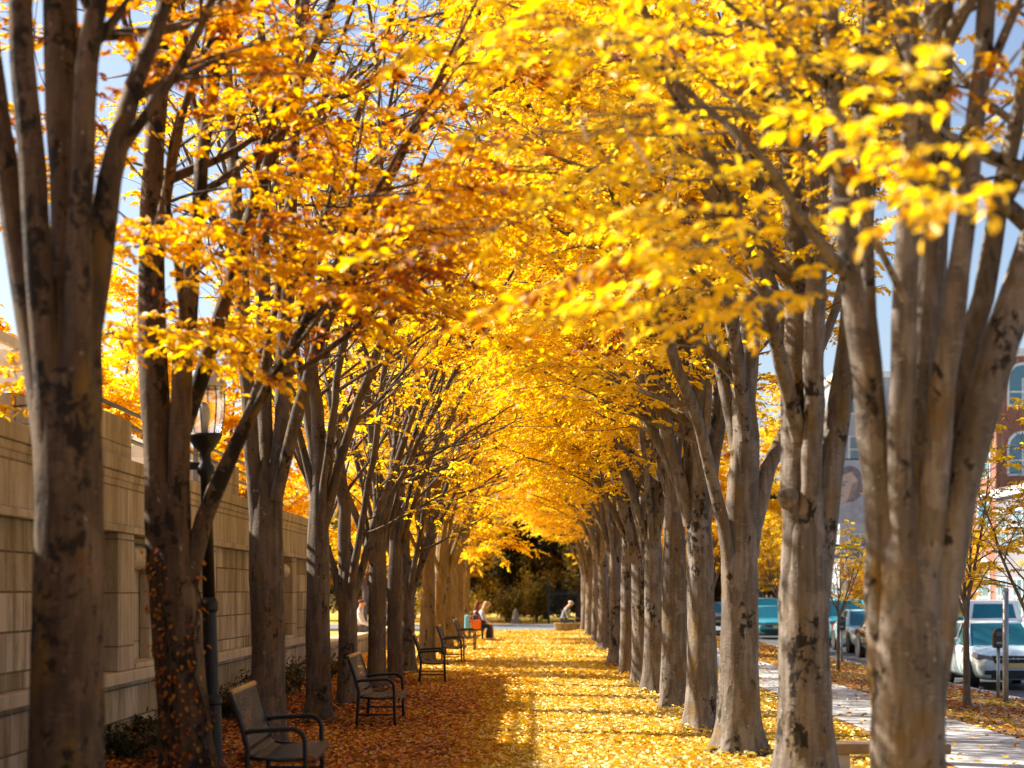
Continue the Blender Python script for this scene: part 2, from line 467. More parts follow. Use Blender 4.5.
class Tree:
    """collects the limbs as tubes and the sprays of leaves, in world or local metres"""

    def __init__(self, seed, bias=(0, 0, 0), density=1.0, keep=None, leaf=.085, gold=.68, rust=.10, zmin=2.8, sub=(8, 7, 8), scale=1.0, bare=None):
        self.rng = np.random.RandomState(seed)
        self.bias = np.array(bias, float)
        self.dens, self.keep, self.leaf = density, keep, leaf
        self.gold, self.rust, self.zmin, self.sub, self.sc = gold, rust, zmin, sub, scale
        self.bare = bare
        self.V, self.Q, self.nv = [], [], 0
        self.tw = []       # twigs: p, d, length, tint

    def tube(self, P, r, s, lobes=None):
        V, Q = tube_np(np.asarray(P, float), np.asarray(r, float), s, lobes)
        self.V.append(V); self.Q.append(Q + self.nv); self.nv += len(V)

    def trunk(self, P, r, s=26, flare=.6, lob=.09):
        P = np.asarray(P, float); r = np.asarray(r, float)
        n = 26
        t0 = np.linspace(0, 1, len(P)); t = np.linspace(0, 1, n) ** 1.35
        P2 = np.stack([np.interp(t, t0, P[:, k]) for k in range(3)], 1); r2 = np.interp(t, t0, r)
        ph = self.rng.rand(6) * 6.28
        z0 = P[0, 2]
        def lobes(a, tt, PP):
            h = (PP[:, 2] - z0)[:, None]
            fl = flare * np.exp(-h / .20) * (1 + .55 * np.sin(4 * a + ph[0]) + .3 * np.sin(7 * a + ph[1]))
            w = lob * (np.sin(2 * a + ph[2] + 1.2 * h) + .7 * np.sin(3 * a + ph[3] - .8 * h) + .45 * np.sin(5 * a + ph[4] + .6 * h)) * (.35 + .65 * tt)
            w = w + .03 * np.sin(9 * a + 5 * h + ph[5]) + .02 * np.sin(14 * a - 9 * h)
            return 1 + fl + w
        P2[-1, 2] += r2[-1] * .3
        r2[-1] *= .35
        self.tube(P2, r2, s, lobes)

    def path(self, p, d, L, n, wob, trop):
        P = [p]; d = d / np.linalg.norm(d)
        for i in range(n):
            d = d + self.rng.randn(3) * wob + np.array((0, 0, trop)) + self.bias * .02
            d /= np.linalg.norm(d)
            P.append(P[-1] + d * L / n)
        return np.array(P)

    def limb(self, P, r0, r1, ext=2.5, t0=.25, n2=None, smooth=True):
        """a main limb along given points, carried on past the last one, with its own side branches"""
        P = np.asarray(P, float)
        if ext > 0:
            d = P[-1] - P[-2]
            d = d / np.linalg.norm(d)
            E = self.path(P[-1], d, ext, 6, .09, -.01)
            rE = np.linspace(r1, r1 * .25, 7)[1:]
            base = np.linspace(r0, r1, len(P))
            P = np.concatenate([P, E[1:]]); r = np.concatenate([base, rE])
        else:
            r = np.linspace(r0, r1, len(P))
        seg = np.concatenate([[0], np.cumsum(np.linalg.norm(np.diff(P, axis=0), axis=1))])
        n = max(8, int(seg[-1] / .28))
        s = np.linspace(0, seg[-1], n)
        P = np.stack([np.interp(s, seg, P[:, k]) for k in range(3)], 1); r = np.interp(s, seg, r)
        for _ in range(2):
            P[1:-1] = P[1:-1] * .5 + (P[:-2] + P[2:]) * .25
        P[1:-1] += self.rng.randn(n - 2, 3) * .008
        ph = self.rng.rand(2) * 6.28
        self.tube(P, r, 10, lambda a, tt, PP: 1 + .08 * np.sin(2 * a + ph[0] + 2 * PP[:, 2:3]) + .05 * np.sin(3 * a + ph[1] - PP[:, 2:3] * 3))
        self.branches(P, r, 2, t0, n2 or self.sub[0])

    def branches(self, P, r, level, t0, n):
        rng = self.rng
        ga = rng.rand() * 6.28
        for i in range(n):
            t = t0 + (1 - t0) * (i + rng.rand() * .8) / n
            x = t * (len(P) - 1); k = min(int(x), len(P) - 2); f = x - k
            p = P[k] * (1 - f) + P[k + 1] * f
            T = P[k + 1] - P[k]; T /= np.linalg.norm(T) + 1e-9
            ga += 2.4
            ref = np.array((0, 0, 1.0)) if abs(T[2]) < .9 else np.array((1.0, 0, 0))
            U = np.cross(T, ref); U /= np.linalg.norm(U); W = np.cross(T, U)
            if level == 2:
                ang = R(rng.uniform(28, 58)); az = ga
            else:
                ang = R(rng.uniform(32, 58)); az = (0 if i % 2 else PI) + rng.randn() * .5   # sprays lie flat
            d = T * math.cos(ang) + (U * math.cos(az) + W * math.sin(az)) * math.sin(ang)
            rr = max(.005, min(r[k] * .55, .06 if level == 2 else .018))
            if level == 2:
                d = d + self.bias * .65
                L = rng.uniform(1.3, 2.7) * (1.05 - .45 * t) * self.sc
                B = self.path(p, d, L, 7, .085, .012)
                if B[-1, 2] < self.zmin: continue
                self.tube(B, np.linspace(rr, rr * .25, 8), 6)
                dens = self.dens
                if self.bare and rng.rand() < self.bare: self.dens = dens * .06
                self.branches(B, np.linspace(rr, rr * .25, 8), 3, .22, self.sub[1])
                self.twigs(B[-3:], .45)
                self.dens = dens
            else:
                d[2] = d[2] * .75 + .04 + (.35 if self.dens < .1 else 0)
                L = rng.uniform(.6, 1.25) * (1.1 - .4 * t) * self.sc
                B = self.path(p, d, L, 5, .09, -.015)
                if B[-1, 2] < self.zmin - .2: continue
                self.tube(B, np.linspace(rr * .8, .003, 6), 4)
                self.twigs(B, .1)

    def twigs(self, P, t0):
        rng = self.rng
        tint = self.gold + rng.randn() * .10
        if rng.rand() < self.rust: tint = .12 + rng.rand() * .16
        n = self.sub[2]
        for i in range(n + 1):
            t = t0 + (1 - t0) * (i + rng.rand() * .6) / n if i < n else 1.0
            t = min(t, 1.0)
            x = t * (len(P) - 1); k = min(int(x), len(P) - 2); f = x - k
            p = P[k] * (1 - f) + P[k + 1] * f
            pr = self.dens
            if self.keep is not None: pr *= self.keep(p)
            if rng.rand() > pr: continue
            T = P[k + 1] - P[k]; T /= np.linalg.norm(T) + 1e-9
            S = np.cross(T, (0, 0, 1.0)); S /= np.linalg.norm(S) + 1e-9
            sg = 1 if i % 2 else -1
            a = R(rng.uniform(30, 65)) if i < n else 0
            d = T * math.cos(a) + S * sg * math.sin(a) + rng.randn(3) * .12
            d[2] = d[2] * .8 - .08
            d /= np.linalg.norm(d)
            self.tw.append((p, d, rng.uniform(.22, .46) * (.6 + .4 * self.sc), tint + rng.randn() * .05))

    def spray(self, p, d, L, n=10, tint=None):
        """a single leafy side branch reaching to a given place"""
        P = self.path(np.asarray(p, float), np.asarray(d, float), L, 6, .05, -.02)
        self.tube(P, np.linspace(.012, .003, 7), 5)
        s = self.sub; self.sub = (s[0], s[1], n)
        keep = self.dens, self.keep
        self.dens, self.keep = .65, None
        self.branches(P, np.linspace(.012, .004, 7), 3, .1, 7)
        self.twigs(P, .1)
        self.sub = s
        self.dens, self.keep = keep

    def wood_mesh(self, name, mat):
        return mesh_quads(name, np.concatenate(self.V), np.concatenate(self.Q), mat, smooth=True)

    def leaf_mesh(self, name, mat, mw):
        rng = self.rng
        p = np.array([t[0] for t in self.tw]); d = np.array([t[1] for t in self.tw])
        L = np.array([t[2] for t in self.tw]); ti = np.array([t[3] for t in self.tw])
        nt = len(p)
        # thin twigs as flat-sided spindles, part of the wood
        K = 15
        idx = np.repeat(np.arange(nt), K); kk = np.tile(np.arange(K), nt)
        u = (kk + .6 + rng.rand(len(idx)) * .5) / K
        dd = d[idx]
        droop = np.zeros_like(dd); droop[:, 2] = -.25
        pos = p[idx] + (dd + droop * (u ** 1.5)[:, None]) * (L[idx] * u)[:, None]
        S = np.cross(dd, np.array((0, 0, 1.0))); S /= np.linalg.norm(S, axis=1)[:, None] + 1e-9
        sg = np.where(kk % 2 == 0, 1.0, -1.0)[:, None]
        last = (kk == K - 1)[:, None]
        ld = dd * .55 + S * sg * np.where(last, .1, .75) + rng.randn(len(idx), 3) * .32
        ld[:, 2] -= .30
        nr = np.array((0, 0, 1.0)) + rng.randn(len(idx), 3) * .62
        ln = self.leaf * (.55 + .7 * rng.rand(len(idx)))
        V, Q = leaf_quads(pos, ld, nr, ln, ln * rng.uniform(.44, .60, len(idx)))
        tint = np.clip(ti[idx] + rng.randn(len(idx)) * .13, 0, 1)
        me = mesh_quads(name, V, Q, mat, np.repeat(tint, 2))
        # twig wood
        tv, tq, n = [], [], 0
        for a in range(nt):
            e = p[a] + d[a] * L[a] + np.array((0, 0, -.25 * L[a]))
            m = p[a] + d[a] * L[a] * .5 + np.array((0, 0, -.09 * L[a]))
            Vt, Qt = tube_np(np.array([p[a], m, e]), np.array([.0042, .003, .0015]), 3)
            self.V.append(Vt); self.Q.append(Qt + self.nv); self.nv += len(Vt)
        return me


def build_tree(T, name, label, group, loc, wood, leafm, rz=0.0, cat='tree'):
    crown = T.leaf_mesh('crown', leafm, wood)
    trunk = T.wood_mesh('trunk', wood)
    return place_tree(name, label, group, loc, trunk, crown, rz, cat=cat)


def place_tree(name, label, group, loc, trunk, crown, rz=0.0, sc=1.0, cat='tree', sz=None):
    root = empty(name, loc, rz)
    root.scale = (sc, sc, sz or sc)
    tag(root, label, cat, group)
    for nm, me in (('trunk', trunk), ('crown', crown)):
        o = bpy.data.objects.new(nm, me); COL.objects.link(o); o.parent = root
    return root


TANZ = math.tan(R(SUN_EL)) / math.cos(R(SUN_BEYOND))

def keep_left(x0, dens_hi=.22):
    """left row: thin outer and upper sprays; x0 is the trunk's world x (crown points are local)"""
    def k(p):
        X = p[0] + x0
        pr = 1.0
        lim = TANZ * (2.2 - X)
        if p[2] < lim and X < -1.9: pr *= .16
        elif p[2] < lim + 2.0 and X < -.3 and dens_hi < .25: pr *= .35
        if X < -2.4: pr *= .6 if p[2] < 6 else .38
        elif p[2] > 5.6: pr *= dens_hi
        return pr
    return k


def generic_tree(seed, r, fork, height, nl, lean, side, **kw):
    T = Tree(seed, **kw)
    rng = T.rng
    b = rng.randn(2) * .05
    top = np.array((b[0] + lean * .12, b[1], fork))
    T.trunk([(0, 0, -.12), (b[0] * .2, b[1] * .3, fork * .3), (b[0] * .7 + lean * .05, b[1] * .8, fork * .65), top], [r * 1.06, r * .98, r * .92, r * .5], 22, .8)
    a0 = rng.rand() * 6.28
    for i in range(nl):
        a = a0 + i * 2 * PI / nl + rng.randn() * .2
        tilt = R(rng.uniform(9, 24)) if i else R(4)
        d = np.array((math.sin(tilt) * math.cos(a) * .8 + lean * .08, math.sin(tilt) * math.sin(a) * .8, math.cos(tilt)))
        st = top + np.array((math.cos(a), math.sin(a), 0)) * r * (.42 if i else .1) - np.array((0, 0, rng.uniform(.5, 1.2)))
        L = (height - fork) * rng.uniform(.55, .75)
        n = 9
        P = [st]; dd = d.copy()
        for j in range(n):
            out = np.array((math.cos(a), math.sin(a), 0)) * .022 + T.bias * .010
            dd = dd + out + rng.randn(3) * .035; dd /= np.linalg.norm(dd)
            P.append(P[-1] + dd * L / n)
        rl = r * (rng.uniform(.28, .50) if i else .68)
        T.limb(P, rl, rl * .42, ext=(height - fork) * .3, t0=.12)
    return T


# ------------------------------------------------------------------ rows of trees
GL = 'trees lining the left side of the path'
GR = 'trees lining the right side of the path'
# --- left 1: thick trunk with dark blotches, closest on the left
def to_local(pts, base):
    return [np.asarray(p) - base for p in pts]

def keep_right(b, reach=-.5, near=-2.2):
    def k(p):
        pr = 1.0
        if p[0] + b < reach: pr *= .12
        if p[1] < near: pr *= .12
        return pr
    return k

def px_limb(T, base, Y, pts, w0, w1, **kw):
    """limb through pixels (px, py, extra depth); widths in pixels of the photograph"""
    P = to_local([at(a, b, Y + c) for a, b, c in pts], base)
    T.limb(P, w0 / 2 * Y / F, w1 / 2 * Y / F, **kw)

def px_trunk(T, base, Y, pts, **kw):
    P = to_local([at(a, b, Y) for a, b, w in pts], base)
    T.trunk(P, [w / 2 * Y / F for a, b, w in pts], **kw)

def start_tree(px, Y, **kw):
    X = (px - HX) * Y / F
    T = Tree(**kw)
    T.x0 = X
    return T, np.array((X, Y, 0.0))

BL = (.55, 0, .06); BR = (-.75, 0, .02)

T, b = start_tree(65, 10.3, seed=11, bias=(.5, .2, .05), density=.3, keep=lambda p: keep_left(-2.52, .3)(p) * (.12 if p[0] > 1.0 else 1), gold=.50, rust=.3, leaf=.08)
px_trunk(T, b, 10.3, [(63, 895, 80), (65, 768, 76), (66, 640, 73), (68, 500, 68), (66, 400, 62), (64, 330, 44), (62, 270, 22)], lob=.07)
px_limb(T, b, 10.3, [(54, 500, .03), (46, 400, .05), (22, 270, .1), (2, 150, .2), (-18, 0, .3)], 38, 22, t0=.5)
px_limb(T, b, 10.3, [(56, 500, -.04), (50, 390, -.08), (38, 250, -.12), (26, 110, -.1), (18, -20, 0)], 36, 22, t0=.5)
px_limb(T, b, 10.3, [(67, 500, .02), (66, 390, .06), (66, 240, .15), (64, 100, .2), (60, -30, .3)], 46, 34, t0=.45)
px_limb(T, b, 10.3, [(76, 500, -.05), (78, 380, -.1), (78, 240, -.14), (82, 110, -.1), (96, -20, 0)], 34, 20, t0=.4)
px_limb(T, b, 10.3, [(80, 500, .04), (84, 380, .06), (94, 260, .1), (116, 140, .2), (152, 40, .4), (180, -30, .5)], 36, 14, t0=.3)
build_tree(T, 'shade_tree', 'thick dark tree with black blotched bark at the left edge, nearest the camera', GL, b, BARK_B, RUST)

# --- left 2: forks at head height, vine on the trunk
T, b = start_tree(188, 14.0, seed=12, bias=(.55, .1, .04), bare=.5, density=.55, keep=keep_left(-2.52, .2), gold=.80, rust=.15, leaf=.075, zmin=2.5)
px_trunk(T, b, 14.0, [(190, 812, 56), (188, 768, 50), (182, 690, 49), (175, 600, 50), (172, 530, 44), (171, 470, 20)], lob=.08)
px_limb(T, b, 14.0, [(172, 640, 0), (164, 540, 0), (158, 440, 0), (152, 330, .1), (150, 200, .2), (165, 0, .5)], 38, 20, t0=.35)
px_limb(T, b, 14.0, [(178, 640, -.03), (178, 540, -.06), (180, 440, -.06), (184, 330, 0), (198, 200, 0), (222, 0, .2)], 27, 13, t0=.3)
px_limb(T, b, 14.0, [(182, 640, -.02), (190, 570, -.03), (204, 512, -.05), (224, 462, -.1), (252, 410, -.2), (284, 360, -.4), (316, 305, -.8), (350, 240, -1.0), (400, 150, -1.2)], 21, 5, t0=.3, n2=12, ext=1.4)
px_limb(T, b, 14.0, [(200, 525, .1), (222, 470, .2), (250, 420, .4), (268, 350, .8), (290, 200, 1.4), (335, 60, 2.0)], 12, 6, t0=.3)
px_limb(T, b, 14.0, [(170, 480, .1), (215, 330, .3), (255, 200, .6), (310, 60, .8), (340, -20, 1)], 18, 9, t0=.3)
for (a, c, dy, dx) in ((250, 250, -.9, .3), (310, 280, -1.2, .3), (350, 215, -1.0, .6), (270, 175, -.5, .4), (180, 230, -1, .3), (130, 250, -1.2, .2), (400, 190, -1.5, .4), (110, 330, -1.4, .4),
                       (128, 40, .2, -.2), (140, 120, .0, -.2), (118, 180, .3, -.2), (200, 60, .4, .2), (240, 130, .6, .3), (130, 400, .8, -.2), (210, 330, .8, .2), (190, 160, 1.0, -.1)):
    T.spray(at(a, c, 14.0 + dy) - b - np.array((.35, 0, .05)), (dx, -.15, .02), .95, 7)
lt2 = build_tree(T, 'shade_tree', 'low forking amber leaved tree with orange vine on its trunk, beside the lamp', GL, b, BARK_B, RUST)
L2BASE = b

# --- right 1: closest on the right
T, b = start_tree(908, 10.7, seed=21, bias=(-.5, -.1, .02), density=.22, keep=keep_right(2.13, .3, -1.6), gold=.80, rust=.08, leaf=.075, zmin=3.0)
px_trunk(T, b, 10.7, [(908, 880, 84), (908, 768, 76), (908, 640, 73), (910, 560, 70), (913, 500, 52), (916, 450, 24)], lob=.06)
px_limb(T, b, 10.7, [(892, 700, .02), (886, 580, .0), (880, 470, -.05), (866, 380, -.05), (850, 290, 0), (838, 150, .1), (828, -20, .2)], 42, 15, t0=.35)
px_limb(T, b, 10.7, [(908, 700, .03), (912, 590, .02), (918, 470, .05), (926, 330, .15), (932, 150, .2), (938, -20, .2)], 50, 32, t0=.4)
px_limb(T, b, 10.7, [(922, 700, .02), (935, 590, 0), (957, 490, 0), (984, 400, 0), (1008, 320, .1), (1044, 220, .2), (1100, 80, .4)], 46, 36, t0=.4)
px_limb(T, b, 10.7, [(905, 600, -.06), (902, 500, -.13), (900, 390, -.2), (906, 260, -.22), (912, 120, -.2), (905, -20, -.1)], 30, 17, t0=.35)
px_limb(T, b, 10.7, [(922, 600, -.06), (931, 500, -.13), (944, 400, -.2), (958, 270, -.2), (975, 130, -.1), (990, -20, 0)], 30, 18, t0=.35)
px_limb(T, b, 10.7, [(940, 500, .2), (975, 330, .3), (1000, 200, .5), (1030, 60, .6)], 26, 16, t0=.3)
px_limb(T, b, 10.7, [(890, 520, .2), (868, 350, .4), (862, 200, .6), (868, 40, .8)], 22, 14, t0=.3)
px_limb(T, b, 10.7, [(905, 300, -.5), (860, 200, -.8), (800, 110, -1.0), (740, 110, -1.2), (680, 105, -1.4)], 8, 4, t0=.2, ext=.3)
for (a, c, Y, dx) in ((1015, 205, 6.8, -.3), (740, 240, 8.6, -.5), (670, 40, 8.8, -.5), (790, 300, 9.2, -.5)):
    T.spray(at(a, c, Y) - b + np.array((.25, 0, .03)), (dx, -.12, .0), .62, 5)
build_tree(T, 'shade_tree', 'thick grey tree splitting low into many limbs, nearest the camera on the right', GR, b, BARK_R, GOLD)

# --- right 2
T, b = start_tree(803, 14.8, seed=22, bias=BR, density=.42, keep=keep_right(2.13, -.6, -2.2), leaf=.075, gold=.82, rust=.06, zmin=2.9)
px_trunk(T, b, 14.8, [(806, 802, 62), (805, 768, 56), (804, 690, 52), (804, 600, 51), (806, 530, 46), (808, 470, 24)], lob=.05)
px_limb(T, b, 14.8, [(798, 640, 0), (796, 550, 0), (798, 450, 0), (800, 350, 0), (795, 230, .1), (788, 90, .2), (780, -30, .3)], 38, 20, t0=.25)
px_limb(T, b, 14.8, [(812, 640, .02), (818, 550, .03), (828, 470, .1), (840, 400, .1), (852, 320, .2), (866, 190, .4), (880, 0, .7)], 32, 20, t0=.25)
px_limb(T, b, 14.8, [(806, 600, -.05), (808, 500, -.1), (815, 380, -.2), (818, 250, -.2), (822, 100, -.1), (818, -40, 0)], 26, 14, t0=.25)
px_limb(T, b, 14.8, [(800, 440, -.1), (775, 330, -.4), (745, 240, -.7), (705, 150, -1.0), (660, 50, -1.2)], 16, 8, t0=.15, n2=10)
px_limb(T, b, 14.8, [(798, 400, .1), (770, 280, .4), (750, 150, .8), (735, 0, 1.2)], 16, 9, t0=.2, n2=9)
T.tube(to_local([at(791, 500, 14.78), at(788, 496, 14.66), at(787, 495, 14.61), at(787, 495, 14.63)], b), [.10, .085, .055, .02], 12)
build_tree(T, 'shade_tree', 'grey tree with a round knot below its fork, second along the right row', GR, b, BARK_R, GOLD)

# --- right 3
T, b = start_tree(738, 18.4, seed=23, bias=BR, density=.65, keep=lambda p: .06 if p[0] < -2.35 and p[2] > 4.8 else 1.0, leaf=.075, gold=.82, rust=.06, zmin=2.9)
px_trunk(T, b, 18.4, [(738, 760, 44), (739, 700, 41), (740, 620, 37), (740, 540, 34), (742, 470, 26), (744, 410, 14)], lob=.05)
px_limb(T, b, 18.4, [(741, 560, 0), (743, 460, 0), (746, 400, 0), (750, 330, 0), (756, 220, .1), (760, 80, .3)], 32, 16, t0=.15)
px_limb(T, b, 18.4, [(736, 640, -.05), (731, 570, -.1), (722, 510, -.15), (710, 460, -.3), (692, 400, -.5), (662, 330, -.8), (625, 230, -1.2)], 17, 8, t0=.35, n2=10)
px_limb(T, b, 18.4, [(745, 590, 0), (752, 520, 0), (766, 465, .1), (790, 425, .2), (815, 370, .4), (850, 260, .6)], 19, 9, t0=.35)
px_limb(T, b, 18.4, [(738, 450, .1), (722, 370, .3), (700, 280, .6), (670, 160, 1.0)], 16, 8, t0=.2, n2=10)
px_limb(T, b, 18.4, [(746, 440, -.1), (735, 330, -.4), (715, 220, -.7), (690, 90, -1.0)], 15, 8, t0=.15, n2=9)
build_tree(T, 'shade_tree', 'golden tree with a spreading trunk foot on yellow leaves, third along the right row', GR, b, BARK_R, GOLD)

# --- left 3: twin trunk behind the first bench
T, b = start_tree(268, 17.8, seed=13, bias=BL, bare=.45, density=.75, keep=keep_left(-2.45, .15), gold=.56, rust=.22, zmin=2.7)
px_trunk(T, b, 17.8, [(270, 765, 36), (269, 700, 33), (268, 620, 32), (266, 540, 32), (265, 460, 16)], lob=.08)
px_limb(T, b, 17.8, [(262, 640, 0), (258, 540, 0), (252, 440, 0), (244, 340, 0), (236, 200, .2), (225, 50, .4)], 20, 11, t0=.3)
px_limb(T, b, 17.8, [(273, 640, 0), (273, 540, 0), (278, 440, 0), (286, 340, .1), (290, 200, .2), (300, 40, .4)], 20, 11, t0=.3)
px_limb(T, b, 17.8, [(266, 520, .1), (265, 400, .3), (262, 250, .5), (264, 100, .7)], 20, 11, t0=.3)
px_limb(T, b, 17.8, [(276, 500, -.1), (300, 400, -.3), (330, 310, -.5), (365, 230, -.7), (405, 150, -.8)], 14, 7, t0=.2, n2=9)
px_limb(T, b, 17.8, [(274, 470, .1), (300, 300, .6), (345, 150, 1.0), (390, 30, 1.4)], 14, 7, t0=.25, n2=8)
build_tree(T, 'shade_tree', 'twin stemmed tree with eye shaped scars rising behind the front bench', GL, b, BARK_L, GOLD)

# --- the rest of both rows from a few grown individuals
varL, varR = [], []
for i, (sd, fk, h) in enumerate(((31, 3.5, 10.8), (32, 2.3, 10.6), (33, 3.0, 10.4))):
    T = generic_tree(sd, .138, fk, h, 6, .25, -1, bias=(.40, 0, .05), density=.85, bare=.5, keep=keep_left(-2.45, .14), gold=.74, rust=.10, zmin=2.5, sub=(9, 6, 7), leaf=.078)
    c = T.leaf_mesh('crown', GOLD, BARK_L); varL.append((T.wood_mesh('trunk', BARK_L), c))
for i, (sd, fk, h) in enumerate(((41, 3.4, 10.8), (42, 3.7, 11.4), (43, 3.2, 10.6))):
    T = generic_tree(sd, .165, fk, h, 7, -.35, 1, bias=(-.6, 0, -.10), density=1.0, gold=.82, rust=.04, zmin=2.35, sub=(9, 7, 7), leaf=.078, keep=lambda p: .07 if (p[0] < -2.65 and p[2] > 5.8) else 1.0)
    c = T.leaf_mesh('crown', GOLD, BARK_R); varR.append((T.wood_mesh('trunk', BARK_R), c))

T = generic_tree(35, .16, 3.2, 10.0, 6, .2, -1, bias=(.35, 0, .0), density=.9, bare=.3, gold=.80, rust=.04, zmin=2.25, sub=(10, 7, 7), leaf=.09)
c = T.leaf_mesh('crown', GOLD, BARK_R); farL = (T.wood_mesh('trunk', BARK_G), c)
left_rest = [(319, 22.5, .95, 'slim straight grey tree between the first two benches, left row'),
             (348, 26.0, .90, 'tree forking wide just behind the second bench from the camera'),
             (377, 30.0, 1.1, 'tree with a sunlit scalloped left edge beyond the second bench'),
             (395, 33.0, .55, 'pencil thin tree between two thicker ones in the left row'),
             (408, 36.0, 1.05, 'last shaded tree of the left row before the sunlit trunks'),
             (427, 42.0, 1.5, 'broad gold lit trunk behind the third bench, left row'),
             (438, 47.5, 1.2, 'gold lit tree just past the broad sunlit trunk, left row'),
             (446, 53.0, 1.15, 'gold lit tree beside the fourth bench, left row'),
             (453, 59.0, 1.1, 'far left tree standing just before the seated pair'),
             (459, 65.5, 1.1, 'far left tree right behind the seated pair'),
             (465, 73.0, 1.1, 'last tree of the left row, where the leaf carpet ends')]
for i, (px, Y, s, lab) in enumerate(left_rest):
    w, c = varL[i % 3] if Y < 41 else farL
    place_tree('shade_tree', lab, GL, ((px - HX) * Y / F, Y, 0), w, c, rz=random.uniform(-.45, .45) + (PI * .5 * (i % 4) if Y > 41 else 0), sc=1.0 if s > .8 else .9)
right_rest = [(702, 21.3, 1.0, 'tree with deeply furrowed shaded trunk, fourth along the right row'),
              (674, 25.3, 1.0, 'pale sided tree, fifth along the right row'),
              (654, 29.5, .95, 'tree with bright yellow left edge, sixth along the right row'),
              (641, 31.9, .6, 'slender pale tree close against a yellow edged one, right row'),
              (629, 36.0, .95, 'tree with forked low limb, eighth along the right row'),
              (617, 40.5, 1.05, 'wide shaded trunk with flared foot, ninth along the right row'),
              (604, 52.0, 1.0, 'bright edged tree, fourth from the far end of the right row'),
              (596.5, 60.0, .8, 'thin pale tree, third from the far end of the right row'),
              (590, 67.5, .95, 'grey tree, second from the far end of the right row'),
              (585.5, 75.5, .9, 'last tree of the right row, beside the seated man')]
for i, (px, Y, s, lab) in enumerate(right_rest):
    w, c = varR[i % 3]
    place_tree('shade_tree', lab, GR, ((px - HX) * Y / F, Y, 0), w, c, rz=random.uniform(-.45, .45), sc=1.0 if s > .8 else .9)

# the avenue goes on behind the camera; unseen trees added to cut sky light
for x, vv, gr in ((-2.5, varL, GL), (2.15, varR, GR)):
    for i, Y in enumerate((-1.5, -5.5, -9.5, -14)):
        w, c = vv[i % 3]
        place_tree('shade_tree', 'tree of the avenue standing behind the photographer, outside the picture, added for its shade', 'trees of the avenue behind the photographer', (x, Y, 0), w, c, rz=i * .7)

# ------------------------------------------------------------------ vine on the second left tree
rng = np.random.RandomState(3)
vn = empty('climbing_vine', tuple(L2BASE))
tag(vn, 'orange leaved vine climbing the low forking trunk beside the lamp', 'vine')
vb = MB()
P0, D0, N0 = [], [], []
for s_ in range(4):
    a = rng.uniform(-2.4, -.5)
    path = []
    for j in range(18):
        z = j * .11
        a += rng.randn() * .12
        yc = 812 - z * 135.7
        xc = np.interp(-yc, [-812, -768, -690, -600, -530], [190, 188, 182, 175, 172])
        cx = (xc - HX) * 14 / F - L2BASE[0]
        rr = .205 + .10 * math.exp(-z / .16)
        path.append((cx + rr * math.cos(a), rr * math.sin(a), z))
        for q in range(9):
            aa = a + rng.randn() * .28
            P0.append((cx + (rr + .015) * math.cos(aa), (rr + .015) * math.sin(aa), z + rng.uniform(-.06, .06)))
            D0.append((math.cos(aa) * .5 + rng.randn() * .4, math.sin(aa) * .5 + rng.randn() * .4, -.6 + rng.randn() * .4))
            N0.append((math.cos(aa), math.sin(aa), .4))
    vb.tube(path, .008, 5)
vb.build('stem', simple('dark_vine_stem', (.03, .02, .012), .8), vn)
P0 = np.array(P0); keepi = rng.rand(len(P0)) < .38
ln = rng.uniform(.03, .055, keepi.sum())
V, Q = leaf_quads(P0[keepi], np.array(D0)[keepi], np.array(N0)[keepi], ln, ln * .6)
o = bpy.data.objects.new('foliage', mesh_quads('foliage', V, Q, RUST, np.repeat(rng.uniform(.05, .5, keepi.sum()), 2))); COL.objects.link(o); o.parent = vn

# ------------------------------------------------------------------ fallen leaves
rng = np.random.RandomState(8)
def litter(n, x0, x1, y0, y1, tintf, zf, size=(.055, .095), power=1.0):
    y = y0 + (y1 - y0) * rng.rand(n) ** power
    x = rng.uniform(x0, x1, n)
    z = zf(x) + .008 + rng.rand(n) * .028
    th = rng.rand(n) * 6.28
    d = np.stack([np.cos(th), np.sin(th), rng.randn(n) * .22], 1)
    nr = np.stack([rng.randn(n) * .38, rng.randn(n) * .38, np.ones(n)], 1)
    ln = rng.uniform(size[0], size[1], n)
    V, Q = leaf_quads(np.stack([x, y, z], 1), d, nr, ln, ln * rng.uniform(.42, .6, n), .3)
    return V, Q, np.repeat(np.clip(tintf(x, y, n), 0, 1), 2)

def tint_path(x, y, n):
    s = np.interp(x, [-3.5, -.9, .2], [.20, .36, .90])  # leaves tinted browner where the wall's shade falls
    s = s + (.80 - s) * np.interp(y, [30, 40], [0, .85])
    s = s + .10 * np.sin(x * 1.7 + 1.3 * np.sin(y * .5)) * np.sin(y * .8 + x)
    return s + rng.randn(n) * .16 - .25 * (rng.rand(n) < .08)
zflat = lambda x: np.zeros_like(x)
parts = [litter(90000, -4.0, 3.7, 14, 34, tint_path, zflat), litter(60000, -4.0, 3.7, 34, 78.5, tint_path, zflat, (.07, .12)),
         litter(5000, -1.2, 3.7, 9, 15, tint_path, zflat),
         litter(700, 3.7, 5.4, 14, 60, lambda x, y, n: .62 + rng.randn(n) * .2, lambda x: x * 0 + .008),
         litter(9000, 5.3, 8.6, 18, 75, lambda x, y, n: np.where(np.sin(x * 2.1 + y * .35) + rng.randn(n) * .7 > .2, .75, .2) + rng.randn(n) * .12, lambda x: np.interp(x, [5.3, 8.6], [0, -.3]))]
